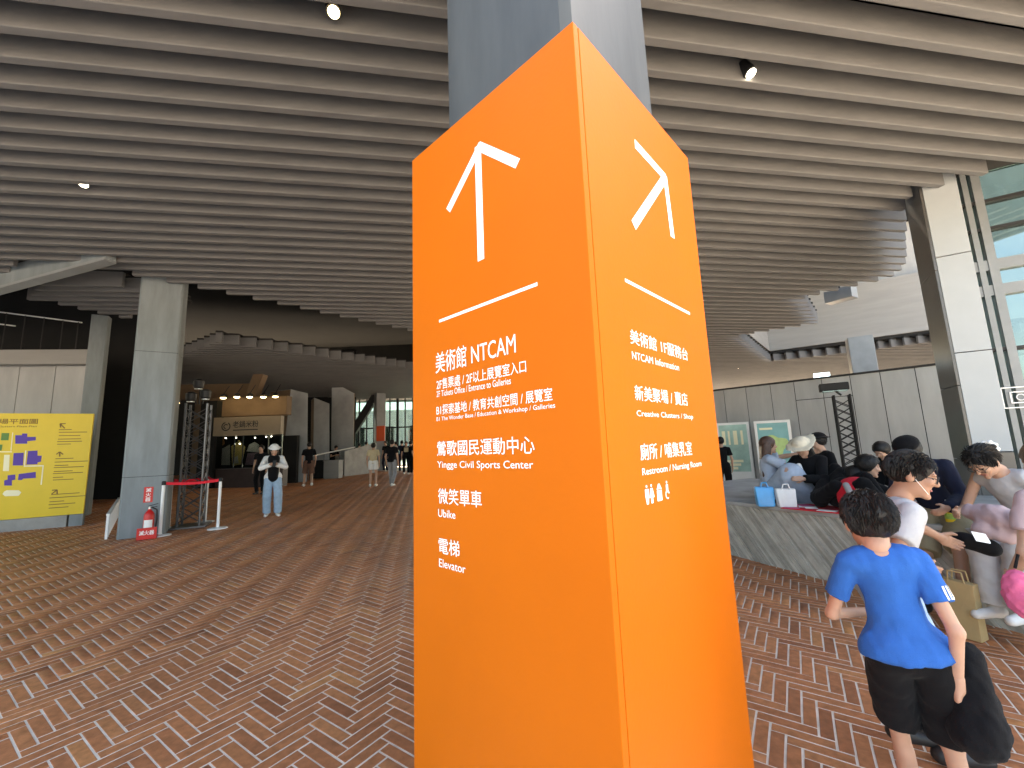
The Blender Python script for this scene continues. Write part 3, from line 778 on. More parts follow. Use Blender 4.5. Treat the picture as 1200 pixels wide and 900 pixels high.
# display pictures behind the glass
def disp(pts, Y, col, nm, name):
    q = [at(x, y, Y) for x, y in pts]
    MB().extr(q, (0, .03, 0)).build("display_picture", mat(nm, col, .6, .15, 8), t)
disp([(271, 523), (280, 516), (287, 524), (283, 544), (272, 546)], 16.6, (.80, .58, .20), "poster_ochre", "")
disp([(287, 545), (290, 531), (303, 530), (311, 536), (309, 545)], 16.6, (.36, .22, .28), "poster_plum", "")
disp([(289, 529), (292, 521), (298, 518), (303, 521), (306, 530)], 16.62, (.85, .80, .74), "poster_pale", "")
disp([(254, 516), (261, 511), (263, 520), (257, 525)], 16.5, (.5, .2, .06), "poster_orange", "")
disp([(257, 545), (258, 527), (269, 521), (269, 545)], 16.7, (.5, .46, .42), "poster_grey", "")
disp([(275, 536), (278, 534), (279, 543), (275, 543)], 16.5, (.7, .65, .6), "poster_cup", "")
for k, (px, py) in enumerate(((262, 467), (278, 466), (293, 466), (309, 466), (323, 465.5))):
    c = at(px, py - 1, 15.9)
    tl = thing("spot_lamp", ("first", "second", "third", "fourth", "last")[k] + " lit spot from the left in the row above the tan shop front", "spotlight", tuple(c), group="lit spots above the shop front")
    MB().lathe((c.x, c.y, c.z), [(.10, 0), (.10, .10), (.05, .14)], 12).build("can", m_black, tl, smooth=True)
    MB().lathe((c.x, c.y - .02, c.z - .025), [(.06, -.02), (.095, 0), (.095, .02)], 12).build("bulb", m_lampw, tl)
    MB().tube((c.x, c.y, c.z + .14), (c.x, c.y + .3, c.z + .5), .012, n=6).build("stem", m_black, tl)
for k, (px, py) in enumerate(((264.5, 503.5), (276.5, 503), (299, 503), (312, 502), (318, 501.5), (281, 510))):
    c = at(px, py + 10, 16.3)
    MB().lathe(tuple(c), [(.018, -.015), (.025, 0), (.018, .02)], 8).build("light_bulb", m_lamp, t)
# bulkhead over the shop, the shop's brown light put into its tan colour
t = thing("bulkhead", "angled bulkhead beams, coloured as lit brown, above the shop under the dark ceiling", "bulkhead", (-12, 17, 4))
pslab((200, 448, 470), (300, 452, 463), 17.2, 17.6, .5).build("cross_beam", m_tan, t)
A, B = at(297, 462, 17.3), at(306, 438, 17.3); MB().bar(A, B, .35, .4).build("strut", m_tan, t)
pslab((228, 460, 500), (242, 460, 500), 17, 17, .4, z0=gzs).build("post", m_tan, t)
lc_ = at(208, 472, 13); tl = thing("spot_lamp", "lone warm lamp just right of the steel column", "spotlight", tuple(lc_))
MB().lathe(tuple(lc_), [(.07, 0), (.07, .1), (.03, .13)], 12).build("can", m_black, tl); MB().lathe((lc_.x, lc_.y - .02, lc_.z - .02), [(.04, -.015), (.065, 0), (.065, .018)], 12).build("bulb", m_lampw, tl)

# back wall of the dark hall
t = thing("back_wall", "dark rear wall of the hall behind the shop and fins", "wall", (-20, 25, 0))
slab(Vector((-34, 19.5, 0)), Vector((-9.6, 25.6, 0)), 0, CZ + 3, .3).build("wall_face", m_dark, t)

# slanted concrete fins
def fin(label, front, Y, back, side_mt=m_tan):
    P = [at(x, y, Y) for x, y in front]             # TL TR BR BL
    zb0 = gz(P[2].x, P[2].y)
    bk = Vector(back)
    BL, BR = P[3].copy(), P[2].copy(); 
    ext = lambda top, bot: bot + (bot - top) * ((bot.z - zb0) / max(.1, top.z - bot.z))
    BR2, BL2 = ext(P[1], BR), ext(P[0], BL)
    t = thing("concrete_fin", label, "fin wall", (BL2.x, BL2.y, zb0))
    q = MB(); fr = [BL2, BR2, P[1], P[0]]
    i = 0; q.v = [tuple(x) for x in fr] + [tuple(x + bk) for x in fr]
    q.f = [(0, 1, 2, 3), (7, 6, 5, 4), (1, 0, 4, 5), (2, 1, 5, 6), (3, 2, 6, 7), (0, 3, 7, 4)]; q.mi = [0, 1, 1, 1, 1, 1]
    q.build("fin_body", [m_finface, side_mt], t, bevel=.015)  # front colour holds the bluish light; the other sides are set tan
m_finface = mat("fin_concrete_lit", (0.34, 0.36, 0.375), 0.8, 0.25, 1.2, 0.2, 10)
fin("widest slanted concrete fin beside the shop, leaning left at its foot", [(341, 456), (361, 461), (360, 548), (330, 551)], 18.0, (-1.6, 1.2, .1))
fin("narrow low concrete fin between the two larger fins", [(368, 466), (386, 473), (386, 540), (367, 540)], 20.0, (-.9, 1.6, .1))
fin("tall upright concrete fin next to the bright opening", [(389, 447), (415, 461), (414, 530), (388, 532)], 21.5, (-.8, 2.2, .3))
# ramp wall with handrail and a pale box
t = thing("ramp_wall", "low grey ramp wall with a white handrail in front of the fins", "wall", (-8, 20, gz(-8, 20)))
P = [at(404, 529, 20.5), at(439, 519, 22.5)]
mbx = MB(); bz = [gz(p.x, p.y) for p in P]
mbx.v = [(P[0].x, P[0].y, bz[0]), (P[1].x, P[1].y, bz[1]), (P[1].x, P[1].y + .3, bz[1]), (P[0].x, P[0].y + .3, bz[0]), tuple(P[0]), tuple(P[1]), (P[1].x, P[1].y + .3, P[1].z), (P[0].x, P[0].y + .3, P[0].z)]
mbx.f = [(3, 2, 1, 0), (4, 5, 6, 7), (0, 1, 5, 4), (1, 2, 6, 5), (2, 3, 7, 6), (3, 0, 4, 7)]; mbx.mi = [0] * 6
mbx.build("wall_body", m_conc, t)
MB().tube(at(340, 539.5, 18.2), at(416, 524, 20.5), .03, n=8).build("handrail", m_wpaint, t)
for px, py in ((345, 538.5), (362, 535), (380, 531.3), (398, 527.7)):
    p = at(px, py, 18.2 + (px - 340) / 33); MB().tube(p, (p.x, p.y, gz(p.x, p.y)), .018, n=6).build("post", m_alu, t)
p = at(391, 540, 19.6); t = thing("counter_box", "pale square counter box in front of the ramp wall", "counter", (p.x, p.y, gz(p.x, p.y)))
MB().box((p.x, p.y, (gz(p.x, p.y) + p.z) / 2), (.68, .5, p.z - gz(p.x, p.y))).build("box_body", m_plaster, t, bevel=.01)
MB().box((p.x, p.y, p.z + .016), (.74, .56, .03)).build("top", m_plaster, t)
p = at(375, 540, 19.8); t = thing("dark_counter", "dark counter below the ramp rail left of the pale box", "counter", (p.x, p.y, gz(p.x, p.y)))
MB().box((p.x, p.y, (gz(p.x, p.y) + p.z) / 2), (.62, .5, p.z - gz(p.x, p.y))).build("box_body", m_black, t, bevel=.01)
MB().box((p.x, p.y, p.z + .016), (.7, .58, .03)).build("top", m_dark, t)

# far glazed opening
t = thing("glazed_screen", "tall glazed screen with dark bars at the bright far end", "glazing", (-6, 28, gz(-6, 28)))
A, B = at(412, 500, 27.0), at(520, 500, 27.0); zg = gz(A.x, A.y)
for k in range(13):
    f = k / 12; x = A.x + (B.x - A.x) * f
    MB().box((x, 27.0, (zg + CZ) / 2), (.07 if k % 3 else .14, .12, CZ - zg)).build("mullion", m_black, t)
for z in (zg + .05, zg + 2.45): MB().box(((A.x + B.x) / 2, 27.0 + .001, z), (B.x - A.x, .1, .08)).build("transom", m_black, t)
for k in range(12):
    x0_, x1_ = [A.x + (B.x - A.x) * j / 12 for j in (k, k + 1)]
    MB().box(((x0_ + x1_) / 2, 27.0, (zg + CZ) / 2), (x1_ - x0_ - .08, .012, CZ - zg - .2)).build("pane", m_glassc if 'm_glassc' in globals() else m_glass, t)
t = thing("raking_strut", "dark diagonal strut against the bright far glazing", "strut", tuple(at(416, 503, 25)))
MB().bar(at(414, 506, 25), at(447, 453, 25), .3, .4).build("strut_body", m_black, t)
c = at(445, 500, 24.5)
column("steel_column", "dark column before the bright far glazing with a red sign on it", (c.x, c.y), .27, gz(c.x, c.y), CZ + .2, R(32), m_steeld)
c2 = at(446, 508, 24.0); t = thing("column_sign", "orange red sign wrapped on the far dark column", "sign", tuple(c2))
MB().box((c2.x, c2.y, c2.z), (.45, .06, .85)).build("panel", mat("orange_red", (.72, .10, .03), .5, .05), t)
# outside beyond the glazing
t = thing("pale_building", "pale building seen through the bright far glazing", "building", (-12, 48, 0))
MB().box((-14, 52, 3.2), (26, 5, 6.4)).build("wall", m_pale, t)
for k in range(7):
    MB().box((-25 + k * 3.4, 49.46, 3.2), (1.5, .08, 2.6)).build("window", m_glassd, t)

# ceiling lights
for k, (px, py, mt, lb_, up_) in enumerate(((391, 14, m_lampw, "warm lit round downlight at the top left of the ceiling", 0.05), (98, 216, m_lamp, "small white downlight between the beams at the far left", 0.05), (880, 86, m_lamp, "white downlight between the beams right of the orange sign", .05),
                                (855, 329, m_lamp, "small downlight low on the right ceiling near the sign edge", .05), (866, 431, m_lamp, "tiny downlight in the far right ceiling above the posters", .05))):
    d = ray(px, py); c = Vector((0, 0, CAM_H)) + d * ((3.37 + up_) / d.z)
    t = thing("ceiling_light", lb_, "downlight", tuple(c), group="downlights between the ceiling beams")
    tilt = Vector((.25, -.35, -1)).normalized()
    MB().tube(c, c - tilt * .16, .058, .052, 16).build("can", m_black, t, smooth=True)
    MB().tube(c + tilt * .001, c + tilt * .006, .044, .044, 16).build("lens", mt, t)
    MB().tube(c - tilt * .16, c - tilt * .16 + Vector((0, 0, .2)), .012, n=6).build("stem", m_black, t)
# ------------------------------------------------------------------ right side
# panelled free-standing concrete wall
WA, WB = Vector((4.9, 13.8, 0)), Vector((10.6, 7.9, 0)); wd_ = (WB - WA).normalized(); wn_ = Vector((wd_.y, -wd_.x, 0))
if wn_.y > 0: wn_ = -wn_
t = thing("panel_wall", "long grey concrete wall of tall panels behind the picnickers", "wall", (7, 11, 0))
ztop = 3.02
edges = [0.0]
for px in (847, 873, 902, 930, 963, 997, 1033, 1075, 1110):
    d = ray(px, 450); o_ = Vector((0, 0, CAM_H)); tt = WA.dot(wn_) / d.dot(wn_); p = o_ + d * tt
    edges.append((p - WA).dot(wd_))
edges += [(WB - WA).length]
for i in range(len(edges) - 1):
    A, B = WA + wd_ * (edges[i] + .007), WA + wd_ * (edges[i + 1] - .007)
    if i in (4, 5):
        slab(A, B, -.2, 2.52, .08).build("panel", m_panel, t, bevel=.003); slab(A, B, 2.536, ztop, .08).build("panel", m_panel, t, bevel=.003)
    else: slab(A, B, -.2, ztop, .08).build("panel", m_panel, t, bevel=.003)
slab(WA - wn_ * .02, WB - wn_ * .02, -.2, ztop - .01, .3).build("core", m_seam, t)
slab(WA + wn_ * .015, WB + wn_ * .015, ztop + .002, ztop + .05, .4).build("coping", m_black, t)

# framed posters
m_p1 = mat("poster_teal", (.34, .52, .45), .4, .25, 3); m_p2 = mat("poster_blue", (.20, .44, .44), .4, .2, 2); m_p3 = mat("poster_lime", (.48, .64, .24), .4, .25, 4)
def poster(label, L, Rr, Yl, Yr, kind):
    a, b, z0, z1 = slab_pts(L, Rr, Yl, Yr); d = (b - a).normalized(); n = Vector((d.y, -d.x, 0))
    t = thing("poster_stand", label, "poster", (a.x, a.y, gz(a.x, a.y)), group="framed posters before the panel wall")
    slab(a, b, z0, z1, .05).build("frame", m_wpaint, t, bevel=.005)
    wdt, h = (b - a).length, z1 - z0; e = wdt * .08
    pa, pb = a + d * e + n * .004, b - d * e + n * .004
    lo = z0 + h * .30 if kind == 0 else z0 + h * .28
    slab(pa, pb, lo, z1 - e, .003).build("print", m_p1 if kind == 0 else m_p2, t)
    q = MB()
    if kind == 0:
        for fx, w_ in ((.16, .10), (.34, .06), (.5, .12), (.72, .07)):
            slab(a + d * wdt * fx + n * .006, a + d * wdt * (fx + w_) + n * .006, z1 - h * .32, z1 - h * .12, .0015, q)
        for fx, w_, zz in ((.3, .34, .62), (.22, .5, .57), (.4, .14, .67)):
            slab(a + d * wdt * fx + n * .006, a + d * wdt * (fx + w_) + n * .006, z1 - h * zz, z1 - h * (zz - .035), .0015, q)
        q.build("print_shapes", m_cream, t)
    else:
        pts = []
        for k in range(24):
            th = 2 * math.pi * k / 24; r = 1 + .18 * math.sin(3 * th + .6) + .1 * math.sin(5 * th)
            pts.append(a + d * (wdt * (.5 + .33 * r * math.cos(th))) + n * .006 + Vector((0, 0, z1 - h * (.36 - .16 * r * math.sin(th)))))
        MB().extr(pts, n * .0015).build("print_shapes", m_p3, t)
        slab(a + d * wdt * .14 + n * .006, a + d * wdt * .5 + n * .006, z1 - h * .13, z1 - h * .10, .0015).build("title_print", m_cream, t)
    for s in (.12, .88):
        p = a + d * wdt * s; MB().bar((p.x, p.y, z0), (p.x, p.y, gz(p.x, p.y)), .05, .03).build("leg", m_wpaint, t)
poster("pale green poster in a white frame beside the orange sign", (843, 496, 579), (882, 494, 577), 12.3, 11.9, 0)
poster("blue poster with a lime green blot in a white frame", (888, 494, 578), (931, 491, 576), 11.4, 11.0, 1)

# second lattice tower with flood light
p = at(992, 505, 8.9); z1_ = at(985, 463, 8.9).z
truss("lattice_tower", "black lattice tower with a floodlight on top before the panel wall", (p.x, p.y), gz(p.x, p.y), z1_, .27, R(-33), m_black, 13)
c = at(977, 456, 8.9); t = thing("floodlight", "black floodlight tilted on top of the right lattice tower", "floodlight", tuple(c))
MB().box((c.x, c.y, c.z + .04), (.50, .32, .16), R(-33)).build("housing", m_black, t, bevel=.02)
MB().box((c.x - .03, c.y - .05, c.z - .052), (.42, .24, .02), R(-33)).build("lens", m_glassd, t)
MB().bar((p.x, p.y, z1_), (c.x, c.y, c.z - .02), .03, .03).build("bracket", m_black, t)
# exit sign
c = at(963, 441, 10.9); t = thing("exit_sign", "small lit blue white sign hanging under the right ceiling", "sign", tuple(c))
MB().box(tuple(c), (.34, .05, .17), R(-33)).build("lit_panel", m_exit, t); MB().tube((c.x, c.y, 2.95), (c.x, c.y, c.z - .085), .012, n=6).build("bracket", m_black, t)
# grey column behind the wall
c = at(1010, 420, 15.0)
column("steel_column", "plain grey column rising behind the concrete panel wall", (c.x, c.y), .36, gz(c.x, c.y), at(1010, 396, 15.0).z, R(57), m_steeld, chamfer=.02)
# grey box under the ceiling edge
c = at(985, 346, 10.4); t = thing("service_box", "grey metal box fixed under the right ceiling edge", "box", tuple(c))
MB().box(tuple(c), (.34, .6, .3), R(30)).build("box_body", m_steeld, t, bevel=.01); MB().tube((c.x, c.y, c.z + .14), (c.x, c.y, c.z + .5), .02, n=6).build("hanger", m_black, t)

# upstand of the light well and the storey above
t = thing("light_well_wall", "pale plaster upstand round the ceiling opening with panels above", "wall", (12, 16, CZ))
H1, H2, H3 = Vector((7.9, 14.15, 0)), Vector((11.75, 18.75, 0)), Vector((24, 10.7, 0))
zb_ = (at(913, 411, 18.6).z + at(1087, 384, 15.6).z) / 2
for A, B, nm in ((H1, H2, 0), (H2, H3, 1)):
    slab(A, B, zb_, zb_ + 2.35, .25).build("upstand", m_plaster, t, bevel=.01)
pd = (H3 - H2).normalized(); pn = Vector((-pd.y, pd.x, 0))
for k in range(8):
    A = H2 + pn * .6 + pd * (k * 1.75 - 1.2); slab(A + pd * .01, A + pd * 1.74, zb_ + 2.2, zb_ + 6.5, .12).build("panel", m_panel, t, bevel=.004)
A = H2 + pn * .8 - pd * 2; slab(A, A + pd * 16, zb_ + 1.8, zb_ + 6.5, .12).build("panel_backing", m_seam, t)
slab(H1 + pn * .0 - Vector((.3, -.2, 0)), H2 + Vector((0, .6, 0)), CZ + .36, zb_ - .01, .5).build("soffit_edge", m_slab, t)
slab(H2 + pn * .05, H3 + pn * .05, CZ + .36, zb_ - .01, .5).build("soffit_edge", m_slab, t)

# white stone pillar
Q = Vector((5.95, 5.58, 0)); e1 = Vector((math.cos(R(-31)), math.sin(R(-31)), 0)); e2 = Vector((-e1.y, e1.x, 0))
t = thing("stone_pillar", "tall pillar with white stone slabs in front and a dark polished side", "pillar", (6.2, 5.8, gz(6.2, 5.8)))
zj = [gz(6, 5.6), at(1160, 530, 5.45).z, at(1142, 411, 5.45).z, at(1110, 299, 5.5).z, CZ + .25]
for a_, b_ in zip(zj[:-1], zj[1:]):
    P = []
    for z in (a_ + .006, b_ - .006):
        for p in (Q + e1 * .012, Q + e1 * .365, Q + e1 * .365 + e2 * .035, Q + e1 * .012 + e2 * .035): P.append((p.x, p.y, z))
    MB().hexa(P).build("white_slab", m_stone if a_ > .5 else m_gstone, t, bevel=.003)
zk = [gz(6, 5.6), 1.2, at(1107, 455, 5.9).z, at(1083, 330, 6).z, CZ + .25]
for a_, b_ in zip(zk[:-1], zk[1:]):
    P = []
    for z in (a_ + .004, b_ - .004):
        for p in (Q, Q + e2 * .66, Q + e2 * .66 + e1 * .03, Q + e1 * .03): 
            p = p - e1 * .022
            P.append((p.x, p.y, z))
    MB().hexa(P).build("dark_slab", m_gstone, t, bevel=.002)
P = []
for z in (zj[0], CZ + .2):
    for p in (Q + e1 * .012 + e2 * .037, Q + e1 * .36 + e2 * .037, Q + e1 * .36 + e2 * .65, Q + e1 * .012 + e2 * .65): P.append((p.x, p.y, z))
MB().hexa(P).build("core", m_seam, t)

# glass curtain wall right of the pillar
G0 = Q + e1 * .40 + e2 * .55
t = thing("curtain_wall", "tall teal glass wall with dark mullions right of the white pillar", "glass wall", (G0.x, G0.y, gz(G0.x, G0.y)))
def g_at(px, py):
    n = e2; d = ray(px, py); o_ = Vector((0, 0, CAM_H)); tt = (G0 - o_).dot(n) / d.dot(n); p = o_ + d * tt
    return (p - G0).dot(e1), p.z
zlev = [gz(*G0.xy), g_at(1170, 410)[1], g_at(1165, 341)[1], g_at(1160, 312)[1], g_at(1165, 268)[1], g_at(1165, 235)[1], CZ + .33]
ux_ = [0.0, g_at(1136, 260)[0], g_at(1150, 260)[0]]
ux_ += [ux_[-1] + 1.25, ux_[-1] + 1.35, ux_[-1] + 2.6, ux_[-1] + 2.7]
for k, u in enumerate(ux_):
    c = G0 + e1 * u; MB().box((c.x, c.y, (zlev[0] + zlev[-1]) / 2), (.06 if k % 2 else .09, .16, zlev[-1] - zlev[0]), R(-31)).build("mullion", m_steeld, t)
for k, z in enumerate(zlev[1:-1]):
    c = G0 + e1 * (ux_[-1] / 2) - e2 * .002
    MB().box((c.x, c.y, z), (ux_[-1], .13, .15 if k in (1, 2) else .045), R(-31)).build("transom", m_steeld if k in (1, 2) else m_black, t)
for i in range(len(ux_) - 1):
    for j in range(len(zlev) - 1):
        c = G0 + e1 * (ux_[i] + ux_[i + 1]) / 2 + e2 * .01
        MB().box((c.x, c.y, (zlev[j] + zlev[j + 1]) / 2), (ux_[i + 1] - ux_[i] - .05, .012, zlev[j + 1] - zlev[j] - .04), R(-31)).build("pane", m_glass, t)
ce = thing("canopy_edge", "dark soffit strip between the ceiling beams and the glass wall top", "canopy", (7.5, 4.8, CZ + .35))
p0, p1 = G0 + e2 * .14 - e1 * .5, G0 + e1 * ux_[-1] + e2 * .14
MB().prism([(5.98, 5.62), (6.6, 4.9), (9.3, 2.15), (p1.x, p1.y), (p0.x, p0.y)], CZ + .34, CZ + .62).build("soffit", m_slab, ce)
# white line sign on the glass
sg = thing("glass_sign", "white outlined square symbol on the glass wall at the right edge", "sign", tuple(G0))
q = MB(); u0, zc_ = g_at(1192, 466); n = -e2
def gst(pu, pz, qu, qz, w_=.014):
    a_, b_ = Vector((pu, pz)), Vector((qu, qz)); d = (b_ - a_).normalized(); s = Vector((-d.y, d.x)) * w_ / 2; a_ -= d * w_ / 2; b_ += d * w_ / 2
    q.extr([G0 + e1 * x.x - e2 * .10 + Vector((0, 0, x.y)) for x in (a_ + s, b_ + s, b_ - s, a_ - s)], -e2 * .004)
for s in (.09, .17):
    gst(u0 - s, zc_ - s * .8, u0 + s, zc_ - s * .8); gst(u0 + s, zc_ - s * .8, u0 + s, zc_ + s * .8); gst(u0 + s, zc_ + s * .8, u0 - s, zc_ + s * .8); gst(u0 - s, zc_ + s * .8, u0 - s, zc_ - s * .8)
for k in range(10):
    t0, t1 = 2 * math.pi * k / 10, 2 * math.pi * (k + 1) / 10; gst(u0 + .04 * math.cos(t0), zc_ + .04 * math.sin(t0), u0 + .04 * math.cos(t1), zc_ + .04 * math.sin(t1), .01)
q.build("line_symbol", m_white, sg)
# beyond the glass: hedge and a pale building
def leafy(name, label, cat, c, rad, n, mt, seed, lf=.12):
    r = np.random.default_rng(seed); t = thing(name, label, cat, (c[0], c[1], gz(c[0], c[1])))
    d = r.normal(size=(n, 3)); d /= np.linalg.norm(d, axis=1)[:, None]
    lump = 1 + .25 * np.sin(d[:, 0] * 5 + seed) * np.sin(d[:, 1] * 4) + .2 * np.sin(d[:, 2] * 7)
    p = d * (r.uniform(.25, 1, n) ** .45)[:, None] * lump[:, None] * np.array(rad) + np.array(c)
    a_ = r.normal(size=(n, 3)); a_ /= np.linalg.norm(a_, axis=1)[:, None]; b_ = np.cross(a_, r.normal(size=(n, 3))); b_ /= np.linalg.norm(b_, axis=1)[:, None]
    s = r.uniform(.5, 1.2, n)[:, None] * lf
    V = np.stack([p - a_ * s, p + b_ * s * .5, p + a_ * s, p - b_ * s * .5], 1).reshape(-1, 3)
    V -= np.array(t.location); F = np.arange(4 * n).reshape(-1, 4)
    me = np_mesh("crown", V, F, mt); o = bpy.data.objects.new("crown", me); COL.objects.link(o); o.parent = t
    tb = MB(); z0 = gz(c[0], c[1])
    tb.tube((c[0], c[1], z0), (c[0] + .1, c[1], c[2]), .12, .06, 8)
    for k in range(5):
        an = k * 1.26; tb.tube((c[0] + .06, c[1], z0 + (c[2] - z0) * .6), (c[0] + math.cos(an) * rad[0] * .6, c[1] + math.sin(an) * rad[1] * .6, c[2] + .3 * rad[2]), .05, .015, 6)
    tb.build("trunk", mat("bark", (.10, .075, .05), .9, .2), t)
m_leaf = mat("leaf_green", (.05, .095, .03), .6, .4, 1.5)
leafy("leafy_tree", "bushy green tree behind the glass wall near the pillar", "tree", (11.5, 7.6, 1.9), (1.3, 1.2, 1.7), 2600, m_leaf, 3)
leafy("leafy_tree", "bushy green tree behind the glass wall at the far right", "tree", (13.9, 6.2, 1.8), (1.3, 1.2, 1.6), 2600, m_leaf, 5)
t = thing("pale_building", "pale building mirrored beyond the glass wall at the right", "building", (30, 16, 0))
MB().box((34, 16, 6), (8, 22, 12)).build("wall", m_pale, t)
for k in range(5):
    for j in range(3): MB().box((29.97, 8 + k * 4, 2.2 + j * 3.6), (.1, 2.4, 1.8)).build("window", m_glassd, t)

# bench platform with board-marked face
m_board2 = mat('board_marked_concrete_pale', (.41, .385, .335), .9, .25, 6, .5, 30); m_board3 = mat('board_marked_concrete_dark', (.30, .28, .24), .9, .3, 6, .5, 30)
b0, b1 = Vector((2.05, 7.77, 0)), Vector((4.65, 2.10, 0)); pdv = (b1 - b0).normalized(); pnv = Vector((-pdv.y, pdv.x, 0))
PT = gz(3.4, 4.8) + .745
t = thing("bench_platform", "long low concrete seating platform with slanting board marks", "bench", (3.4, 4.8, gz(3.4, 4.8)))
ib = pnv * .03
mbx = MB(); P = []
for z in (-.3, PT - .05):
    for p in (b0 + ib, b1 + ib, b1 + pnv * 3.1, b0 + pnv * 3.1): P.append((p.x, p.y, z))
mbx.hexa(P); mbx.build("body", m_conc, t)
P = []
for z in (PT - .048, PT):
    for p in (b0 - pnv * .004, b1 - pnv * .004, b1 + pnv * 3.15, b0 + pnv * 3.15): P.append((p.x, p.y, z))
MB().hexa(P).build("top_slab", m_conc, t, bevel=.008)
Lb = (b1 - b0).length; zlo, zhi = -.12, PT - .052; sl = (zhi - zlo) * .75; k = 0; u = -sl
rb = random.Random(4)
while u < Lb:
    wdt = rb.uniform(.026, .05); th = rb.uniform(.004, .022)
    poly = [(u, zhi), (u + wdt, zhi), (u + wdt + sl, zlo), (u + sl, zlo)]
    # clip to 0..Lb
    def clip(pl, lim, sgn):
        out = []
        for i in range(len(pl)):
            p, q_ = pl[i], pl[(i + 1) % len(pl)]
            ip, iq = (p[0] - lim) * sgn >= 0, (q_[0] - lim) * sgn >= 0
            if ip: out.append(p)
            if ip != iq:
                f = (lim - p[0]) / (q_[0] - p[0]); out.append((lim, p[1] + f * (q_[1] - p[1])))
        return out
    poly = clip(clip(poly, 0, 1), Lb, -1) if poly else poly
    if len(poly) >= 3:
        MB().extr([b0 + pdv * x + ib * 1.1 + Vector((0, 0, z)) for x, z in poly], -pnv * th).build("board_strip", rb.choice((m_board, m_board2, m_board3)), t)
    u += wdt + .004; k += 1
# ------------------------------------------------------------------ people: one implicit surface per body / garment, meshed by surface nets
NETQ = None
def surface_nets(Fd, lo, v):
    neg = Fd < 0
    nx, ny, nz_ = Fd.shape
    c = [neg[i:nx - 1 + i, j:ny - 1 + j, k:nz_ - 1 + k] for i in (0, 1) for j in (0, 1) for k in (0, 1)]
    cnt = sum(x.astype(np.int8) for x in c)
    act = (cnt > 0) & (cnt < 8)
    idx = np.argwhere(act)
    if len(idx) == 0: return np.zeros((0, 3)), np.zeros((0, 4), int)
    acc = np.zeros((len(idx), 3)); num = np.zeros(len(idx))
    corners = np.array([(i, j, k) for i in (0, 1) for j in (0, 1) for k in (0, 1)])
    vals = np.stack([Fd[tuple((idx + o).T)] for o in corners], 1)
    for a in range(8):
        for b in range(a + 1, 8):
            dlt = corners[b] - corners[a]
            if np.abs(dlt).sum() != 1: continue
            m_ = (vals[:, a] < 0) != (vals[:, b] < 0)
            if not m_.any(): continue
            tt = vals[m_, a] / (vals[m_, a] - vals[m_, b])
            acc[m_] += corners[a] + dlt * tt[:, None]; num[m_] += 1
    V = (idx + acc / num[:, None]) * v + lo
    ids = -np.ones(act.shape, dtype=np.int64); ids[act] = np.arange(len(idx))
    Q = []
    for ax in range(3):
        a = [slice(None)] * 3; b = [slice(None)] * 3; a[ax] = slice(0, -1); b[ax] = slice(1, None)
        s0, s1 = neg[tuple(a)], neg[tuple(b)]
        ch = np.argwhere(s0 != s1)
        u_, w_ = [(1, 2), (2, 0), (0, 1)][ax]
        ok = (ch[:, u_] > 0) & (ch[:, w_] > 0) & (ch[:, u_] < act.shape[u_]) & (ch[:, w_] < act.shape[w_]); ch = ch[ok]
        eu = np.zeros(3, int); eu[u_] = 1; ew = np.zeros(3, int); ew[w_] = 1
        q = np.stack([ids[tuple((ch - eu - ew).T)], ids[tuple((ch - ew).T)], ids[tuple(ch.T)], ids[tuple((ch - eu).T)]], 1)
        fl = neg[tuple(ch.T)]; q[~fl] = q[~fl][:, ::-1]; Q.append(q)
    Q = np.concatenate(Q); Q = Q[(Q >= 0).all(1)]
    return V, Q

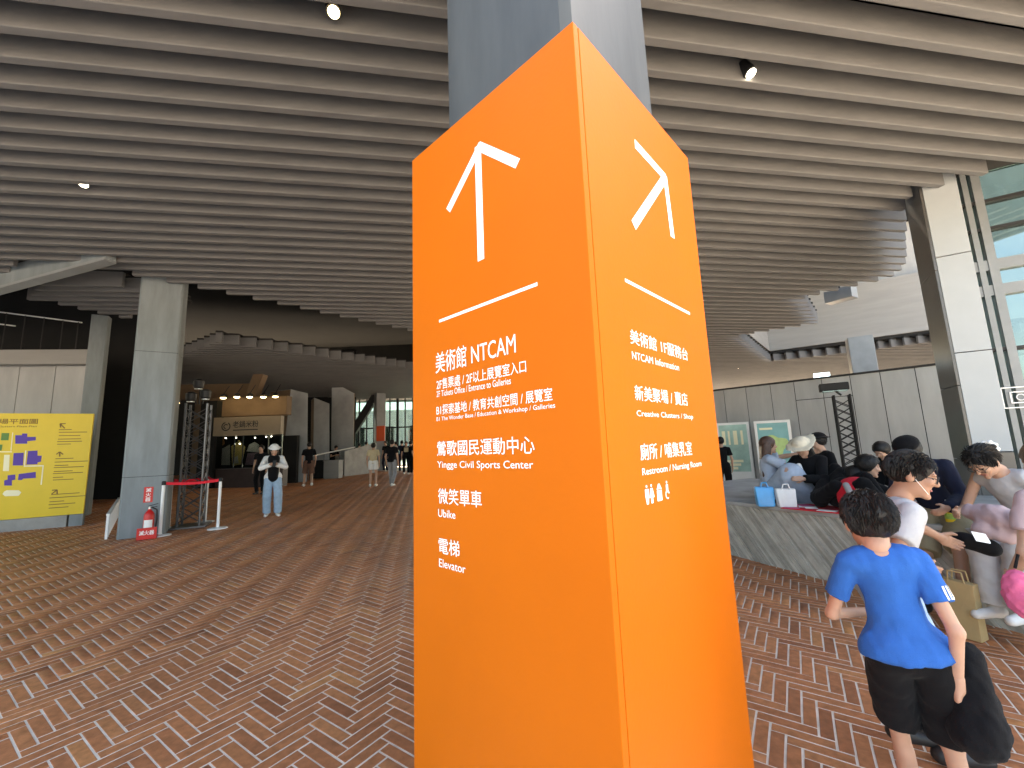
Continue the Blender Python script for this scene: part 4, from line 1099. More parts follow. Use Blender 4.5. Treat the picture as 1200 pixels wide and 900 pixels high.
class Sdf:
    """list of primitives in world coordinates; each may carry cut planes"""
    def __init__(s): s.p = []; s.neg = []; s.cut = []
    def cap(s, a, b, ra, rb, k=.02, kf=1.0, f=None, cuts=()): s.p.append(('c', np.array(a, float), np.array(b, float), ra, rb, k, kf, None if f is None else np.array(f, float), cuts)); return s
    def ell(s, c, r, M=None, k=.015, cuts=()): s.p.append(('e', np.array(c, float), np.array(r, float), np.eye(3) if M is None else M, 0, k, 0, None, cuts)); return s
    def sub(s, c, r, M=None): s.neg.append((np.array(c, float), np.array(r, float), np.eye(3) if M is None else M)); return s
    def plane(s, c, n): s.cut.append((np.array(c, float), np.array(n, float))); return s
    def bounds(s):
        lo = np.full(3, 1e9); hi = -lo
        for q in s.p:
            if q[0] == 'c': r = max(q[3], q[4]); l, h = np.minimum(q[1], q[2]) - r, np.maximum(q[1], q[2]) + r
            else: r = np.abs(q[3].T * q[2][None, :]).sum(1); l, h = q[1] - r, q[1] + r
            lo = np.minimum(lo, l); hi = np.maximum(hi, h)
        return lo, hi
    def mesh(s, v, wob=0.0, wf=30.0, seed=0, lo=None, hi=None, aniso=None):
        l0, h0 = s.bounds(); lo = l0 - 3 * v - wob if lo is None else np.array(lo); hi = h0 + 3 * v + wob if hi is None else np.array(hi)
        n = np.maximum(4, np.ceil((hi - lo) / v).astype(int)); ax = [lo[i] + np.arange(n[i]) * v for i in range(3)]
        Fd = np.full(tuple(n), .5, dtype=np.float32)
        for q in s.p:
            k = q[5]
            if q[0] == 'c': r = max(q[3], q[4]); l, h = np.minimum(q[1], q[2]) - r, np.maximum(q[1], q[2]) + r
            else: r = np.abs(q[3].T * q[2][None, :]).sum(1); l, h = q[1] - r, q[1] + r
            mg = 2 * k + 2.5 * v
            i0 = np.maximum(0, np.floor((l - mg - lo) / v).astype(int)); i1 = np.minimum(n, np.ceil((h + mg - lo) / v).astype(int) + 1)
            if (i1 <= i0).any(): continue
            sl = tuple(slice(i0[i], i1[i]) for i in range(3))
            X, Y, Z = np.meshgrid(ax[0][sl[0]], ax[1][sl[1]], ax[2][sl[2]], indexing='ij', sparse=True)
            px, py, pz = X - q[1][0], Y - q[1][1], Z - q[1][2]
            if q[0] == 'c':
                d = q[2] - q[1]; L2 = max(1e-9, d @ d)
                t = np.clip((px * d[0] + py * d[1] + pz * d[2]) / L2, 0, 1)
                vx, vy, vz = px - t * d[0], py - t * d[1], pz - t * d[2]
                if q[7] is not None:
                    w_ = (q[6] - 1) * (vx * q[7][0] + vy * q[7][1] + vz * q[7][2])
                    vx, vy, vz = vx + w_ * q[7][0], vy + w_ * q[7][1], vz + w_ * q[7][2]
                D = np.sqrt(vx * vx + vy * vy + vz * vz) - (q[3] + t * (q[4] - q[3]))
            else:
                M, r = q[3], q[2]
                u = [(px * M[i][0] + py * M[i][1] + pz * M[i][2]) / r[i] for i in range(3)]
                D = (np.sqrt(u[0] ** 2 + u[1] ** 2 + u[2] ** 2) - 1) * min(r)
            for (cc_, nn) in q[8]: D = np.maximum(D, (X - cc_[0]) * nn[0] + (Y - cc_[1]) * nn[1] + (Z - cc_[2]) * nn[2])
            A = Fd[sl]
            hh = np.clip(.5 + .5 * (A - D) / k, 0, 1)
            Fd[sl] = A + (D - A) * hh - k * hh * (1 - hh)
        X, Y, Z = np.meshgrid(*ax, indexing='ij', sparse=True)
        if wob > 0:
            r = np.random.default_rng(seed); w_ = 0
            for j in range(5):
                kv = r.normal(size=3) * wf * (1 + .5 * j / 3)
                if aniso is not None: kv = kv * np.array(aniso)
                w_ = w_ + np.sin(X * kv[0] + Y * kv[1] + Z * kv[2] + r.uniform(0, 6.28)) / 10 + (.5 - np.abs(np.sin((X * kv[1] + Y * kv[0] + Z * kv[2]) * .6 + j))) / 5
            for j in range(4):
                kv = r.normal(size=3) * wf * 2.1
                if aniso is not None: kv = kv * np.array(aniso)
                w_ = w_ + (.5 - np.abs(np.sin(X * kv[0] + Y * kv[1] + Z * kv[2] + 1.7 * np.sin(X * kv[2] * .4 + j)))) / 9
            Fd = Fd + wob * w_.astype(np.float32)
        for (cc_, nn) in s.cut: Fd = np.maximum(Fd, (X - cc_[0]) * nn[0] + (Y - cc_[1]) * nn[1] + (Z - cc_[2]) * nn[2])
        for (cc_, r, M) in s.neg:
            px, py, pz = X - cc_[0], Y - cc_[1], Z - cc_[2]
            u = [(px * M[i][0] + py * M[i][1] + pz * M[i][2]) / r[i] for i in range(3)]
            Fd = np.maximum(Fd, -(np.sqrt(u[0] ** 2 + u[1] ** 2 + u[2] ** 2) - 1) * min(r))
        return surface_nets(Fd, lo, v)

def sdf_obj(name, meshes, mt, parent):
    if not isinstance(meshes, list): meshes = [meshes]
    Vs, Qs, n = [], [], 0
    for V, Q in meshes: Vs.append(V); Qs.append(Q + n); n += len(V)
    V, Q = np.concatenate(Vs), np.concatenate(Qs)
    if parent is not None:
        inv = np.array(parent_matrix(parent).inverted()); V = V @ inv[:3, :3].T + inv[:3, 3]
    me = np_mesh(name, V, Q, mt); me.polygons.foreach_set("use_smooth", [True] * len(me.polygons))
    o = bpy.data.objects.new(name, me); COL.objects.link(o)
    if parent is not None: o.parent = parent
    return o

m_skin = mat("skin", (0.45, 0.265, 0.185), 0.5, 0.07, 12, 0.05, 120, spec=0.35)
m_skin2 = mat("skin_tanned", (0.36, 0.20, 0.132), 0.5, 0.07, 12, 0.05, 120, spec=0.35)
for M_ in (m_skin, m_skin2):
    b_ = M_.node_tree.nodes["Principled BSDF"]; b_.inputs["Subsurface Weight"].default_value = 0.12; b_.inputs["Subsurface Radius"].default_value = (.012, .005, .003)
m_hair = mat("black_hair", (0.009, 0.008, 0.0075), 0.5, 0.4, 60, 0.3, 220, spec=0.28)
m_hairb = mat("brown_hair", (0.055, 0.025, 0.014), 0.42, 0.4, 60, 0.5, 220, spec=0.5)
m_eye = mat("dark_eye", (0.02, 0.015, 0.012), 0.2, 0)
m_lip = mat("lips", (0.42, 0.15, 0.13), 0.5, 0.05)
def cloth(name, col, var=.12): return mat("cloth_" + name, col, 0.85, var, 14, 0.35, 260, spec=0.10, sheen=.03)

def nrm_(v): v = np.array(v, float); return v / max(1e-9, np.linalg.norm(v))
def ik(a, t, l1, l2, pole):
    a, t = np.array(a, float), np.array(t, float); d = t - a; L = np.linalg.norm(d)
    if L > (l1 + l2) * .999: t = a + d / L * (l1 + l2) * .999; d = t - a; L = np.linalg.norm(d)
    u = d / L; x = (l1 * l1 - l2 * l2 + L * L) / (2 * L); h = math.sqrt(max(0, l1 * l1 - x * x))
    p = np.array(pole, float); p = p - u * (p @ u)
    return a + u * x + nrm_(p) * h, t

def person(label, pos, yaw, H=1.66, z=None, lean=0, seat=None, head=(0, 0), hands=None, feet=None, elbow=None, edir=None, knee=None, child=False,
           top=None, bottom=None, shoes=None, hair=None, skin=None, v=.012, slim=1.0, face=False, side=0, group=None, parts=()):
    """yaw: heading clockwise from +Y (deg). hands / feet: local (right, forward, up) metres. lean: forward pitch of the trunk (deg)"""
    s = H / 1.7; hs = (1.13 if child else 1.0) * s; skin = skin or m_skin; slim = slim * .86
    z = gz(*pos) if z is None else z
    ya = R(yaw); fw = np.array([math.sin(ya), math.cos(ya), 0]); rt = np.array([math.cos(ya), -math.sin(ya), 0]); up_ = np.array([0, 0, 1.])
    O = np.array([pos[0], pos[1], z]); Wd = lambda p: O + rt * p[0] + fw * p[1] + up_ * p[2]
    pel = (0.915 * s if not child else .905 * s) if seat is None else seat + .10 * s
    cl, sl_ = math.cos(R(lean)), math.sin(R(lean)); cs, ss = math.cos(R(side)), math.sin(R(side))
    P = np.array([0, 0, pel])
    def T(x, y, h):      # trunk frame point
        y2, z2 = y * cl + h * sl_, h * cl - y * sl_
        x2, z3 = x * cs + z2 * ss, z2 * cs - x * ss
        return Wd(P + np.array([x2, y2, z3]))
    tf = nrm_(T(0, 1, 0) - T(0, 0, 0)); tr = nrm_(T(1, 0, 0) - T(0, 0, 0)); tu = nrm_(T(0, 0, 1) - T(0, 0, 0))
    th = (.46 if not child else .435) * s
    chest, mid, neck = T(0, 0, .33 * s), T(0, 0, .16 * s), T(0, -.01 * s, th + .02 * s)
    sw = .188 * s * slim
    sh = {'L': T(-sw, -.01 * s, th - .045 * s), 'R': T(sw, -.01 * s, th - .045 * s)}
    hip = {'L': Wd(P + np.array([-.092 * s * slim ** .5, 0, -.02 * s])), 'R': Wd(P + np.array([.092 * s * slim ** .5, 0, -.02 * s]))}
    hy, hp = R(head[0]), R(head[1])
    # head frame: relative to trunk leaning half
    hl = R(lean * .35) ; b_f = nrm_(fw * math.cos(hl) - up_ * math.sin(hl)); b_u = nrm_(fw * math.sin(hl) + up_ * math.cos(hl))
    hf = nrm_(b_f * math.cos(hy) + rt * math.sin(hy)); hr = nrm_(rt * math.cos(hy) - b_f * math.sin(hy)); hu = b_u
    hf, hu = nrm_(hf * math.cos(hp) - hu * math.sin(hp)), nrm_(hu * math.cos(hp) + hf * math.sin(hp))
    HM = np.array([hr, hf, hu])
    nb_ = T(0, 0, th + (.035 if not child else -.012) * s)
    hc = nb_ + hu * (.115 * hs) + hf * .025 * hs
    HP = lambda x, y, zz: hc + (hr * x + hf * y + hu * zz) * hs
    # arms and legs
    ua, fa, tl, sl2 = .285 * s, .245 * s, .43 * s, .41 * s
    hands = hands or {}; feet = feet or {}; elbow = elbow or {}; knee = knee or {}
    J = {}
    for c, sg in (('L', -1), ('R', 1)):
        if c in hands and len(hands[c]) == 4: t_ = sh[c] + (rt * hands[c][0] + fw * hands[c][1] + up_ * hands[c][2]) * s
        elif c in hands: t_ = Wd(np.array(hands[c]) * 1.0)
        else: t_ = sh[c] + (rt * sg * .06 + fw * .05 - up_ * .51) * s
        pole = Wd(elbow[c]) - (sh[c] + t_) / 2 if c in elbow else Wd(edir[c]) - O if edir and c in edir else (-fw * .9 + rt * sg * .5 - up_ * .3)
        el, wr = ik(sh[c], t_, ua, fa, pole); J['e' + c], J['w' + c] = el, wr
        f_ = Wd(feet[c]) if c in feet else Wd(np.array([sg * .10 * s, -.02, .075 * s]))
        pole = Wd(knee[c]) - O if c in knee else (fw + rt * sg * .15 + up_ * (.6 if seat is not None else 0))
        kn, an = ik(hip[c], f_, tl, sl2, pole); J['k' + c], J['a' + c] = kn, an
    root = thing("person", label, "person", (pos[0], pos[1], z), 0, group)
    kk = .03 * s
    fine = min(v, .0055) if v <= .009 else v
    B = Sdf()
    B.cap(T(-.05 * s, 0, 0), T(.05 * s, 0, 0), .105 * s * slim, .105 * s * slim, kk, 1.15, tf)
    B.cap(T(0, 0, .02 * s), mid, .115 * s * slim, .108 * s * slim, kk, 1.3, tf).cap(mid, chest, .11 * s * slim, .135 * s * slim, kk, 1.35, tf)
    B.cap(sh['L'] * .8 + sh['R'] * .2, sh['R'] * .8 + sh['L'] * .2, .06 * s, .06 * s, .04 * s).cap(neck - tu * .04 * s, hc - hu * .03 * hs, .052 * s, .046 * hs, kk)
    for c in 'LR':
        B.cap(sh[c], J['e' + c], .047 * s * slim, .038 * s * slim, .02).cap(J['e' + c], J['w' + c], .038 * s * slim, .026 * s * slim, .015)
        B.cap(hip[c], J['k' + c], .086 * s * slim, .055 * s * slim, .03).cap(J['k' + c], J['a' + c], .054 * s * slim, .036 * s, .015)
        calf = J['k' + c] * .68 + J['a' + c] * .32; ld = nrm_(J['a' + c] - J['k' + c]); bk_ = -fw - ld * (-fw @ ld)
        B.cap(calf + nrm_(bk_) * .018 * s, calf + ld * .12 * s + nrm_(bk_) * .008 * s, .045 * s * slim, .034 * s, .02)
        toe = J['a' + c] + (fw * .15 - up_ * .045 + rt * (.02 if c == 'R' else -.02)) * s
        B.cap(J['a' + c] - fw * .025 * s - up_ * .03 * s, toe, .034 * s, .022 * s, .015, 1.0)
    meshes = [B.mesh(v)]
    # head
    Hd = Sdf()
    Hd.ell(HP(0, -.012, .028), (.074 * hs, .094 * hs, .088 * hs), HM, .02).ell(HP(0, .022, -.042), (.058 * hs, .064 * hs, .068 * hs), HM, .025)
    Hd.cap(hc - hu * .07 * hs - hf * .015 * hs, neck, .048 * hs, .052 * s, .02)
    if v <= .015:
        Hd.cap(HP(0, .088, .012), HP(0, .102, -.018), .009 * hs, .013 * hs, .012).ell(HP(0, .074, -.092), (.022 * hs, .018 * hs, .016 * hs), HM, .015)
        for sg in (-1, 1):
            Hd.ell(HP(sg * .077, -.008, -.005), (.011 * hs, .020 * hs, .032 * hs), HM, .006).ell(HP(sg * .032, .068, -.012), (.026 * hs, .02 * hs, .018 * hs), HM, .02)
            Hd.ell(HP(sg * .03, .078, .03), (.022 * hs, .012 * hs, .008 * hs), HM, .012)
    meshes.append(Hd.mesh(fine if v <= .009 else min(v, .012)))
    # hands
    for c, sg in (('L', -1), ('R', 1)):
        d = nrm_(J['w' + c] - J['e' + c]); wv = J['w' + c]
        inward = -rt * sg * .8 + fw * .2; pn_ = nrm_(inward - d * (inward @ d)); sd_ = np.cross(d, pn_)      # pn_: palm normal
        if sd_ @ fw < 0: sd_ = -sd_
        Hn = Sdf(); hsz = s * (.94 if not child else .9)
        Hn.cap(wv - d * .03, wv + d * .015, .024 * hsz, .026 * hsz, .01)
        Hn.ell(wv + d * .052 * hsz + pn_ * .004, (.018 * hsz, .040 * hsz, .048 * hsz), np.array([pn_, sd_, d]), .012)
        for j, (o_, ln) in enumerate(((.027, .9), (.0095, 1.0), (-.0085, .94), (-.026, .75))):
            k0 = wv + d * .088 * hsz + sd_ * o_ * hsz; bend = .30 + .06 * j
            d1 = nrm_(d + pn_ * bend); d2 = nrm_(d + pn_ * (bend * 2.6)); d3 = nrm_(d * .8 + pn_ * (bend * 4))
            k1 = k0 + d1 * .038 * ln * hsz; k2 = k1 + d2 * .026 * ln * hsz; k3 = k2 + d3 * .018 * ln * hsz
            Hn.cap(k0 - d * .02, k1, .0098 * hsz, .0088 * hsz, .005).cap(k1, k2, .0088 * hsz, .008 * hsz, .003).cap(k2, k3, .008 * hsz, .0068 * hsz, .003)
        t0 = wv + d * .025 * hsz + sd_ * .028 * hsz + pn_ * .008; t1 = t0 + nrm_(d * .8 + sd_ * .6 + pn_ * .35) * .04 * hsz; t2 = t1 + nrm_(d + sd_ * .15 + pn_ * .3) * .03 * hsz
        Hn.cap(t0, t1, .013 * hsz, .0105 * hsz, .008).cap(t1, t2, .0105 * hsz, .008 * hsz, .004)
        meshes.append(Hn.mesh(.004 if v <= .009 else (.0075 if v <= .015 else .012)))
    sdf_obj("body", meshes, skin, root)
    if face:
        for sg in (-1, 1):
            q = Sdf().ell(HP(sg * .032, .076, .008), (.013 * hs, .008 * hs, .006 * hs), HM); sdf_obj("eye", q.mesh(.004), m_eye, root)
            q = Sdf().cap(HP(sg * .015, .086, .034), HP(sg * .05, .074, .034), .004 * hs, .003 * hs, .003); sdf_obj("eyebrow", q.mesh(.004), m_hair, root)
        q = Sdf().cap(HP(-.02, .084, -.055), HP(.02, .084, -.055), .006 * hs, .006 * hs, .003); sdf_obj("mouth", q.mesh(.004), m_lip, root)
    # ---- clothes
    if top:
        off = top.get('off', .016) * s * .9; Tp = Sdf(); hem = top.get('hem', -.06) * s; fl = top.get('flare', 1.0)
        cut = [(T(0, 0, hem), -tu)]
        Tp.cap(T(-.06 * s, 0, -.02 * s), T(.06 * s, 0, -.02 * s), (.105 * s * slim + off) * fl, (.105 * s * slim + off) * fl, kk, 1.15, tf, cut)
        if hem < -.12 * s: Tp.cap(T(-.06 * s, 0, hem), T(.06 * s, 0, hem), (.12 * s + off) * fl, (.12 * s + off) * fl, kk, 1.1, tf, cut)
        Tp.cap(T(0, 0, .02 * s), mid, .115 * s * slim + off, .112 * s * slim + off, kk, 1.25, tf, cut).cap(mid, chest, .112 * s * slim + off, .137 * s * slim + off, kk, 1.3, tf)
        Tp.cap(sh['L'] * .8 + sh['R'] * .2, sh['R'] * .8 + sh['L'] * .2, .055 * s + off * .6, .055 * s + off * .6, .03 * s, cuts=[(T(0, 0, th + .03 * s), tu)])
        if 'skirt' in top: Tp.cap(T(-.062 * s, 0, hem), T(.062 * s, 0, hem), top['skirt'] * s, top['skirt'] * s, .05 * s, 1.05, tf, cut).cap(T(0, 0, hem), T(0, 0, .14 * s), top['skirt'] * s * 1.1, .115 * s * slim, .05 * s, 1.1, tf, cut)
        sv = top.get('sleeve', 'short')
        for c in 'LR':
            d = nrm_(J['e' + c] - sh[c]); e0 = sh[c] + d * .175 * s
            if sv == 'short': Tp.cap(sh[c], e0 + d * .03, .05 * s * slim + off * .6, .047 * s * slim + off * 1.1, .02 * s, cuts=[(e0, d)])
            elif sv == 'long':
                d2 = nrm_(J['w' + c] - J['e' + c]); w0 = J['w' + c] - d2 * .012
                Tp.cap(sh[c], J['e' + c], .05 * s * slim + off * .7, .042 * s * slim + off * .8, .02 * s).cap(J['e' + c], J['w' + c] + d2 * .02, .042 * s * slim + off * .8, .03 * s * slim + off * .8, .018 * s, cuts=[(w0, d2)])
            elif sv == 'none': Tp.cap(sh[c] * .9 + chest * .1, sh[c], .05 * s + off * .6, .05 * s + off * .6, .03, cuts=[(sh[c] + rt * .0, nrm_(sh[c] - chest))])
        if top.get('neck', 1): Tp.sub(T(0, .05 * s, th + .05 * s), (.075 * s, .085 * s, .06 * s), np.array([tr, tf, tu]))
        tm = sdf_obj(top.get('name', "shirt"), Tp.mesh(v, top.get('wob', .011 if v <= .015 else .003), 26, int(pos[0] * 100) % 97, aniso=(1, 1, .6)), top['mat'], root)
    else: tm = None
    if bottom:
        off = bottom.get('off', .018) * s; Bt = Sdf(); cut = [(T(0, 0, bottom.get('waist', .07) * s), tu)]
        Bt.cap(T(-.05 * s, 0, 0), T(.05 * s, 0, 0), .108 * s * slim + off * .7, .108 * s * slim + off * .7, kk, 1.12, tf, cut).cap(T(0, 0, .0), T(0, 0, .12 * s), .118 * s * slim + off * .5, .11 * s * slim + off * .5, kk, 1.25, tf, cut)
        if seat is None: Bt.plane(T(0, 0, bottom.get('waist', .07) * s), tu)
        ln = bottom.get('len', 'long'); wd2 = bottom.get('wide', 1.0)
        for c in 'LR':
            d = nrm_(J['k' + c] - hip[c]); d2 = nrm_(J['a' + c] - J['k' + c])
            if ln == 'long':
                Bt.cap(hip[c], J['k' + c], .086 * s * slim + off, (.056 * s * slim + off) * wd2, .014 * s).cap(J['k' + c], J['a' + c] + d2 * .02, (.056 * s * slim + off) * wd2, (.042 * s + off) * wd2, .02, cuts=[(J['a' + c] - d2 * .015 * s, d2)])
            else:
                f_ = float(ln); e0 = hip[c] + d * tl * f_
                Bt.cap(hip[c], e0 + d * .03, .088 * s * slim + off * .8, (.075 * s * slim + off) * wd2, .012 * s, cuts=[(e0, d)])
        sdf_obj(bottom.get('name', "trousers"), Bt.mesh(v, .010 if v <= .015 else .003, 22, int(pos[1] * 100) % 97), bottom['mat'], root)
    if shoes:
        for c in 'LR':
            a_ = J['a' + c]; sf = fw; Sh_ = Sdf()
            toe = a_ + (sf * .165 - up_ * .045 + rt * (.02 if c == 'R' else -.02)) * s
            Sh_.cap(a_ - sf * .035 * s - up_ * .035 * s, toe, .042 * s, .034 * s, .02, cuts=[(a_ - up_ * .072 * s, -up_)]).cap(a_ - up_ * .03 * s, a_ - up_ * .005 * s, .043 * s, .043 * s, .02)
            sdf_obj(shoes.get('name', "shoe"), Sh_.mesh(min(v, .012)), shoes['mat'], root)
    if hair:
        hm = hair.get('mat', m_hair); Hh = Sdf(); th_ = hair.get('thick', .012)
        sty = hair.get('style', 'short')
        fc = [(HP(0, .02, .0), hf * .75 - hu * .66)]                    # face side cut
        Hh.ell(HP(0, -.016, .034), ((.074 + th_) * hs, (.094 + th_) * hs, (.088 + th_) * hs), HM, .01)
        HH_cut = [(HP(0, hair.get('fringe', .062), .03), nrm_(hf * .85 - hu * .5)), (HP(0, -.06, hair.get('nape', -.075)), nrm_(-hu + hf * .35))]
        for cc_, nn in HH_cut: Hh.plane(cc_, nn)
        if sty != 'bald':
            hv = fine if v <= .009 else min(v, .014)
            ms = [Hh.mesh(hv, hair.get('wob', .005), 120 if v <= .009 else 80, 5)]
            if sty == 'long':
                L_ = Sdf(); ln = hair.get('length', .38)
                for sg, o_ in ((-1, .05), (0, 0), (1, .05)):
                    a_ = HP(sg * .045, -.06, .0); b_ = hc - (up_ * ln - rt * sg * .05 + fw * (.10 if lean < 20 else .02) * 1) * s
                    L_.cap(a_, b_, .05 * hs, .035 * hs, .03)
                    L_.cap(HP(sg * .07, -.01, .03), HP(sg * .085, -.03, -.11), .022 * hs, .02 * hs, .02)
                ms.append(L_.mesh(hv, .006, 60, 3, aniso=(1, 1, .15)))
            if sty == 'bun':
                ms.append(Sdf().ell(HP(0, -.12, .02), (.045 * hs, .05 * hs, .05 * hs), HM).mesh(hv, .004, 90, 2))
            sdf_obj("hair", ms, hm, root)
    return dict(root=root, HP=HP, HM=HM, hs=hs, s=s, J=J, T=T, Wd=Wd, fw=fw, rt=rt, hf=hf, hr=hr, hu=hu, sh=sh, hc=hc, top=tm, v=v, tf=tf)

def hat(p, mt, brim=.145, crown=.085, tilt=0.0, hgt_=.075, name="hat", cz=.035, v=None):
    v = v or max(.006, p['v'] * .8)
    q = Sdf(); HM, HP, hs = p['HM'], p['HP'], p['hs']
    q.ell(HP(0, -.012, cz + .045), (crown * hs * 1.08, crown * hs * 1.2, hgt_ * hs), HM, .02, cuts=[(HP(0, 0, cz + .03), -HM[2])])
    if brim: q.ell(HP(0, -.012, cz + .035), (brim * hs, brim * hs * 1.08, .014 * hs), HM, .02)
    return sdf_obj(name, q.mesh(v, .003, 30, 2), mt, p['root'])
def glasses(p, mt=None):
    HP, hs = p['HP'], p['hs']; fr = MB()
    for sg in (-1, 1):
        for k in range(14):
            t0, t1 = 2 * math.pi * k / 14, 2 * math.pi * (k + 1) / 14
            fr.tube(HP(sg * .034 + .024 * math.cos(t0), .098, .006 + .019 * math.sin(t0)), HP(sg * .034 + .024 * math.cos(t1), .098, .006 + .019 * math.sin(t1)), .0022 * hs, n=6)
        fr.tube(HP(sg * .058, .097, .012), HP(sg * .080, .0, .012), .002 * hs, n=6)
    fr.tube(HP(-.010, .1, .01), HP(.010, .1, .01), .002 * hs, n=6)
    return fr.build("glasses", mt or m_black, p['root'])
def strand_tufts(p, n, mt, seed, length=.05, up_bias=.2):
    """short locks on the scalp, joined in one mesh of hair"""
    r = np.random.default_rng(seed); HP, HM, hs = p['HP'], p['HM'], p['hs']; q = MB(); k = 0
    while k < n:
        d = r.normal(size=3); d /= np.linalg.norm(d)
        if d[2] < -.35 or (d[1] > .55 and d[2] < .45) or (d[1] > .2 and d[2] < .05): continue
        k += 1
        c = HP(d[0] * .084, -.016 + d[1] * .104, .034 + d[2] * .098)
        w_ = np.array([d[0], d[1], d[2]]); tg = np.array([d[0] * .3, -.6 * (1 if d[2] > .5 else .2) + .5 * (d[1] > 0), -1.0 + d[2] * .9]) + r.normal(size=3) * .2
        tg = tg - w_ * (tg @ w_); tg /= np.linalg.norm(tg) + 1e-6
        L = length * hs * r.uniform(.6, 1.2); wt = .0036 * hs * r.uniform(.7, 1.3)
        g_ = HM.T @ tg; n_ = HM.T @ w_; sdv_ = np.cross(g_, n_)
        a0, a1 = c - sdv_ * wt, c + sdv_ * wt; b0_ = c + g_ * L * .6 + n_ * .004; e_ = c + g_ * L + n_ * r.uniform(-.003, .003)
        i = len(q.v); q.v += [tuple(a0), tuple(a1), tuple(b0_ + sdv_ * wt * .8), tuple(b0_ - sdv_ * wt * .8), tuple(e_), tuple(c + n_ * .004), tuple(b0_ + n_ * .004)]
        q.f += [(i, i + 5, i + 6, i + 3), (i + 5, i + 1, i + 2, i + 6), (i + 3, i + 6, i + 4), (i + 6, i + 2, i + 4)]; q.mi += [0] * 4
    o = q.build("hair_locks", mt, p['root']); o["kind"] = "stuff"; return o
# ------------------------------------------------------------------ the people
def loc(P, pos, yaw, z):
    ya = R(yaw); d = np.array([P[0] - pos[0], P[1] - pos[1], P[2] - z])
    fw = np.array([math.sin(ya), math.cos(ya), 0]); rt = np.array([math.cos(ya), -math.sin(ya), 0])
    return (d @ rt, d @ fw, d[2])
def pz(px, py, z):
    d = ray(px, py); return Vector((0, 0, CAM_H)) + d * ((z - CAM_H) / d.z)
def edge_at(px, back=0.0):           # point of the platform's front edge seen at a pixel column
    n = -pnv; d = ray(px, 600); o_ = Vector((0, 0, CAM_H)); tt = (b0 - o_).dot(n) / d.dot(n); p = o_ + d * tt + pnv * back
    return (p.x, p.y)
c_black, c_white, c_grey = cloth("black", (.0065, .0065, .0075)), cloth("white", (.72, .71, .69), .06), cloth("grey", (.42, .42, .43), .08)
c_jean, c_blue, c_navy = cloth("pale_denim", (.30, .42, .54), .15), cloth("royal_blue", (.022, .115, .40), .12), cloth("navy", (.013, .016, .032))
c_khaki, c_brown, c_beige = cloth("khaki", (.24, .20, .125)), cloth("brown", (.13, .07, .05)), cloth("beige", (.52, .43, .28), .08)
c_mauve, c_skyd, c_lg = cloth("mauve", (.44, .33, .34), .12), cloth("dusty_blue", (.34, .40, .49), .12), cloth("light_grey", (.50, .50, .50), .1)
c_red, c_pink, c_kraft = cloth("red", (.55, .02, .035), .1), cloth("pink", (.55, .11, .22), .2), mat("kraft_paper", (.46, .33, .16), .8, .08, 6, .2, 40)
c_straw, c_trs = mat("cream_straw", (.62, .56, .44), .9, .1, 30, .4, 200), cloth("trouser_grey", (.26, .26, .27))
m_sneak, m_bshoe, m_gshoe = mat("white_sneaker", (.68, .67, .64), .6, .08), mat("black_shoe", (.02, .02, .02), .5, .1), mat("grey_shoe", (.20, .20, .22), .6, .1)

# --- boy in blue, right foreground
bz = 1.75
bp = at(1066, 780, bz); pos, yaw = (bp.x, bp.y), 24
zb = gz(*pos)
boy = person("boy in a blue short sleeved shirt and black shorts seen from behind", pos, yaw, H=1.45, child=True, v=.006, lean=-1, side=-7, slim=.80, head=(-4, 10),
    hands={'R': (.06, -.02, -.50, 'rel'), 'L': (.14, .20, -.27, 'rel')},
    edir={'R': (.3, -.8, 0), 'L': (-.85, -.35, -.25)},
    feet={'L': loc(gp(1072, 940, .07), pos, yaw, zb), 'R': loc(gp(1146, 985, .07), pos, yaw, zb)},
    top=dict(mat=c_blue, off=.018, hem=.0, skirt=.110, sleeve='short', flare=1.0), bottom=dict(mat=c_black, len=.86, name="shorts", off=.024, wide=1.1, waist=.06), shoes=dict(mat=m_gshoe),
    hair=dict(style='short', thick=.015, fringe=.05, nape=-.088, wob=.004))
strand_tufts(boy, 1100, m_hair, 11, .05)
# three white stripes on the right sleeve
J = boy['J']; s_ = boy['s']; shp = boy['sh']['R']; dd_ = nrm_(J['eR'] - shp); outv = nrm_(boy['rt'] - dd_ * (boy['rt'] @ dd_)); fv = np.cross(dd_, outv)
deps = bpy.context.evaluated_depsgraph_get()
shirt = boy['top']; st = MB()
for k in range(3):
    an = .45 + k * .32; rows = []
    for t_ in np.linspace(.115, .168, 6):
        pr = []
        for da in (-.085, .085):
            dirv = outv * math.cos(an + da) + fv * math.sin(an + da); o_ = shp + dd_ * t_ * s_ + dirv * .2
            loc_o = Vector(o_) - Vector(boy['root'].location)
            hit, lc, nn, fi = shirt.ray_cast(loc_o, Vector(-dirv), distance=.2)
            if hit: pr.append(lc + nn * .0022 + boy['root'].location)
        if len(pr) == 2: rows.append(pr)
    for a_, b_ in zip(rows, rows[1:]): st.quad(a_[0], a_[1], b_[1], b_[0])
if st.v: st.build("sleeve_stripes", m_white, boy['root'])

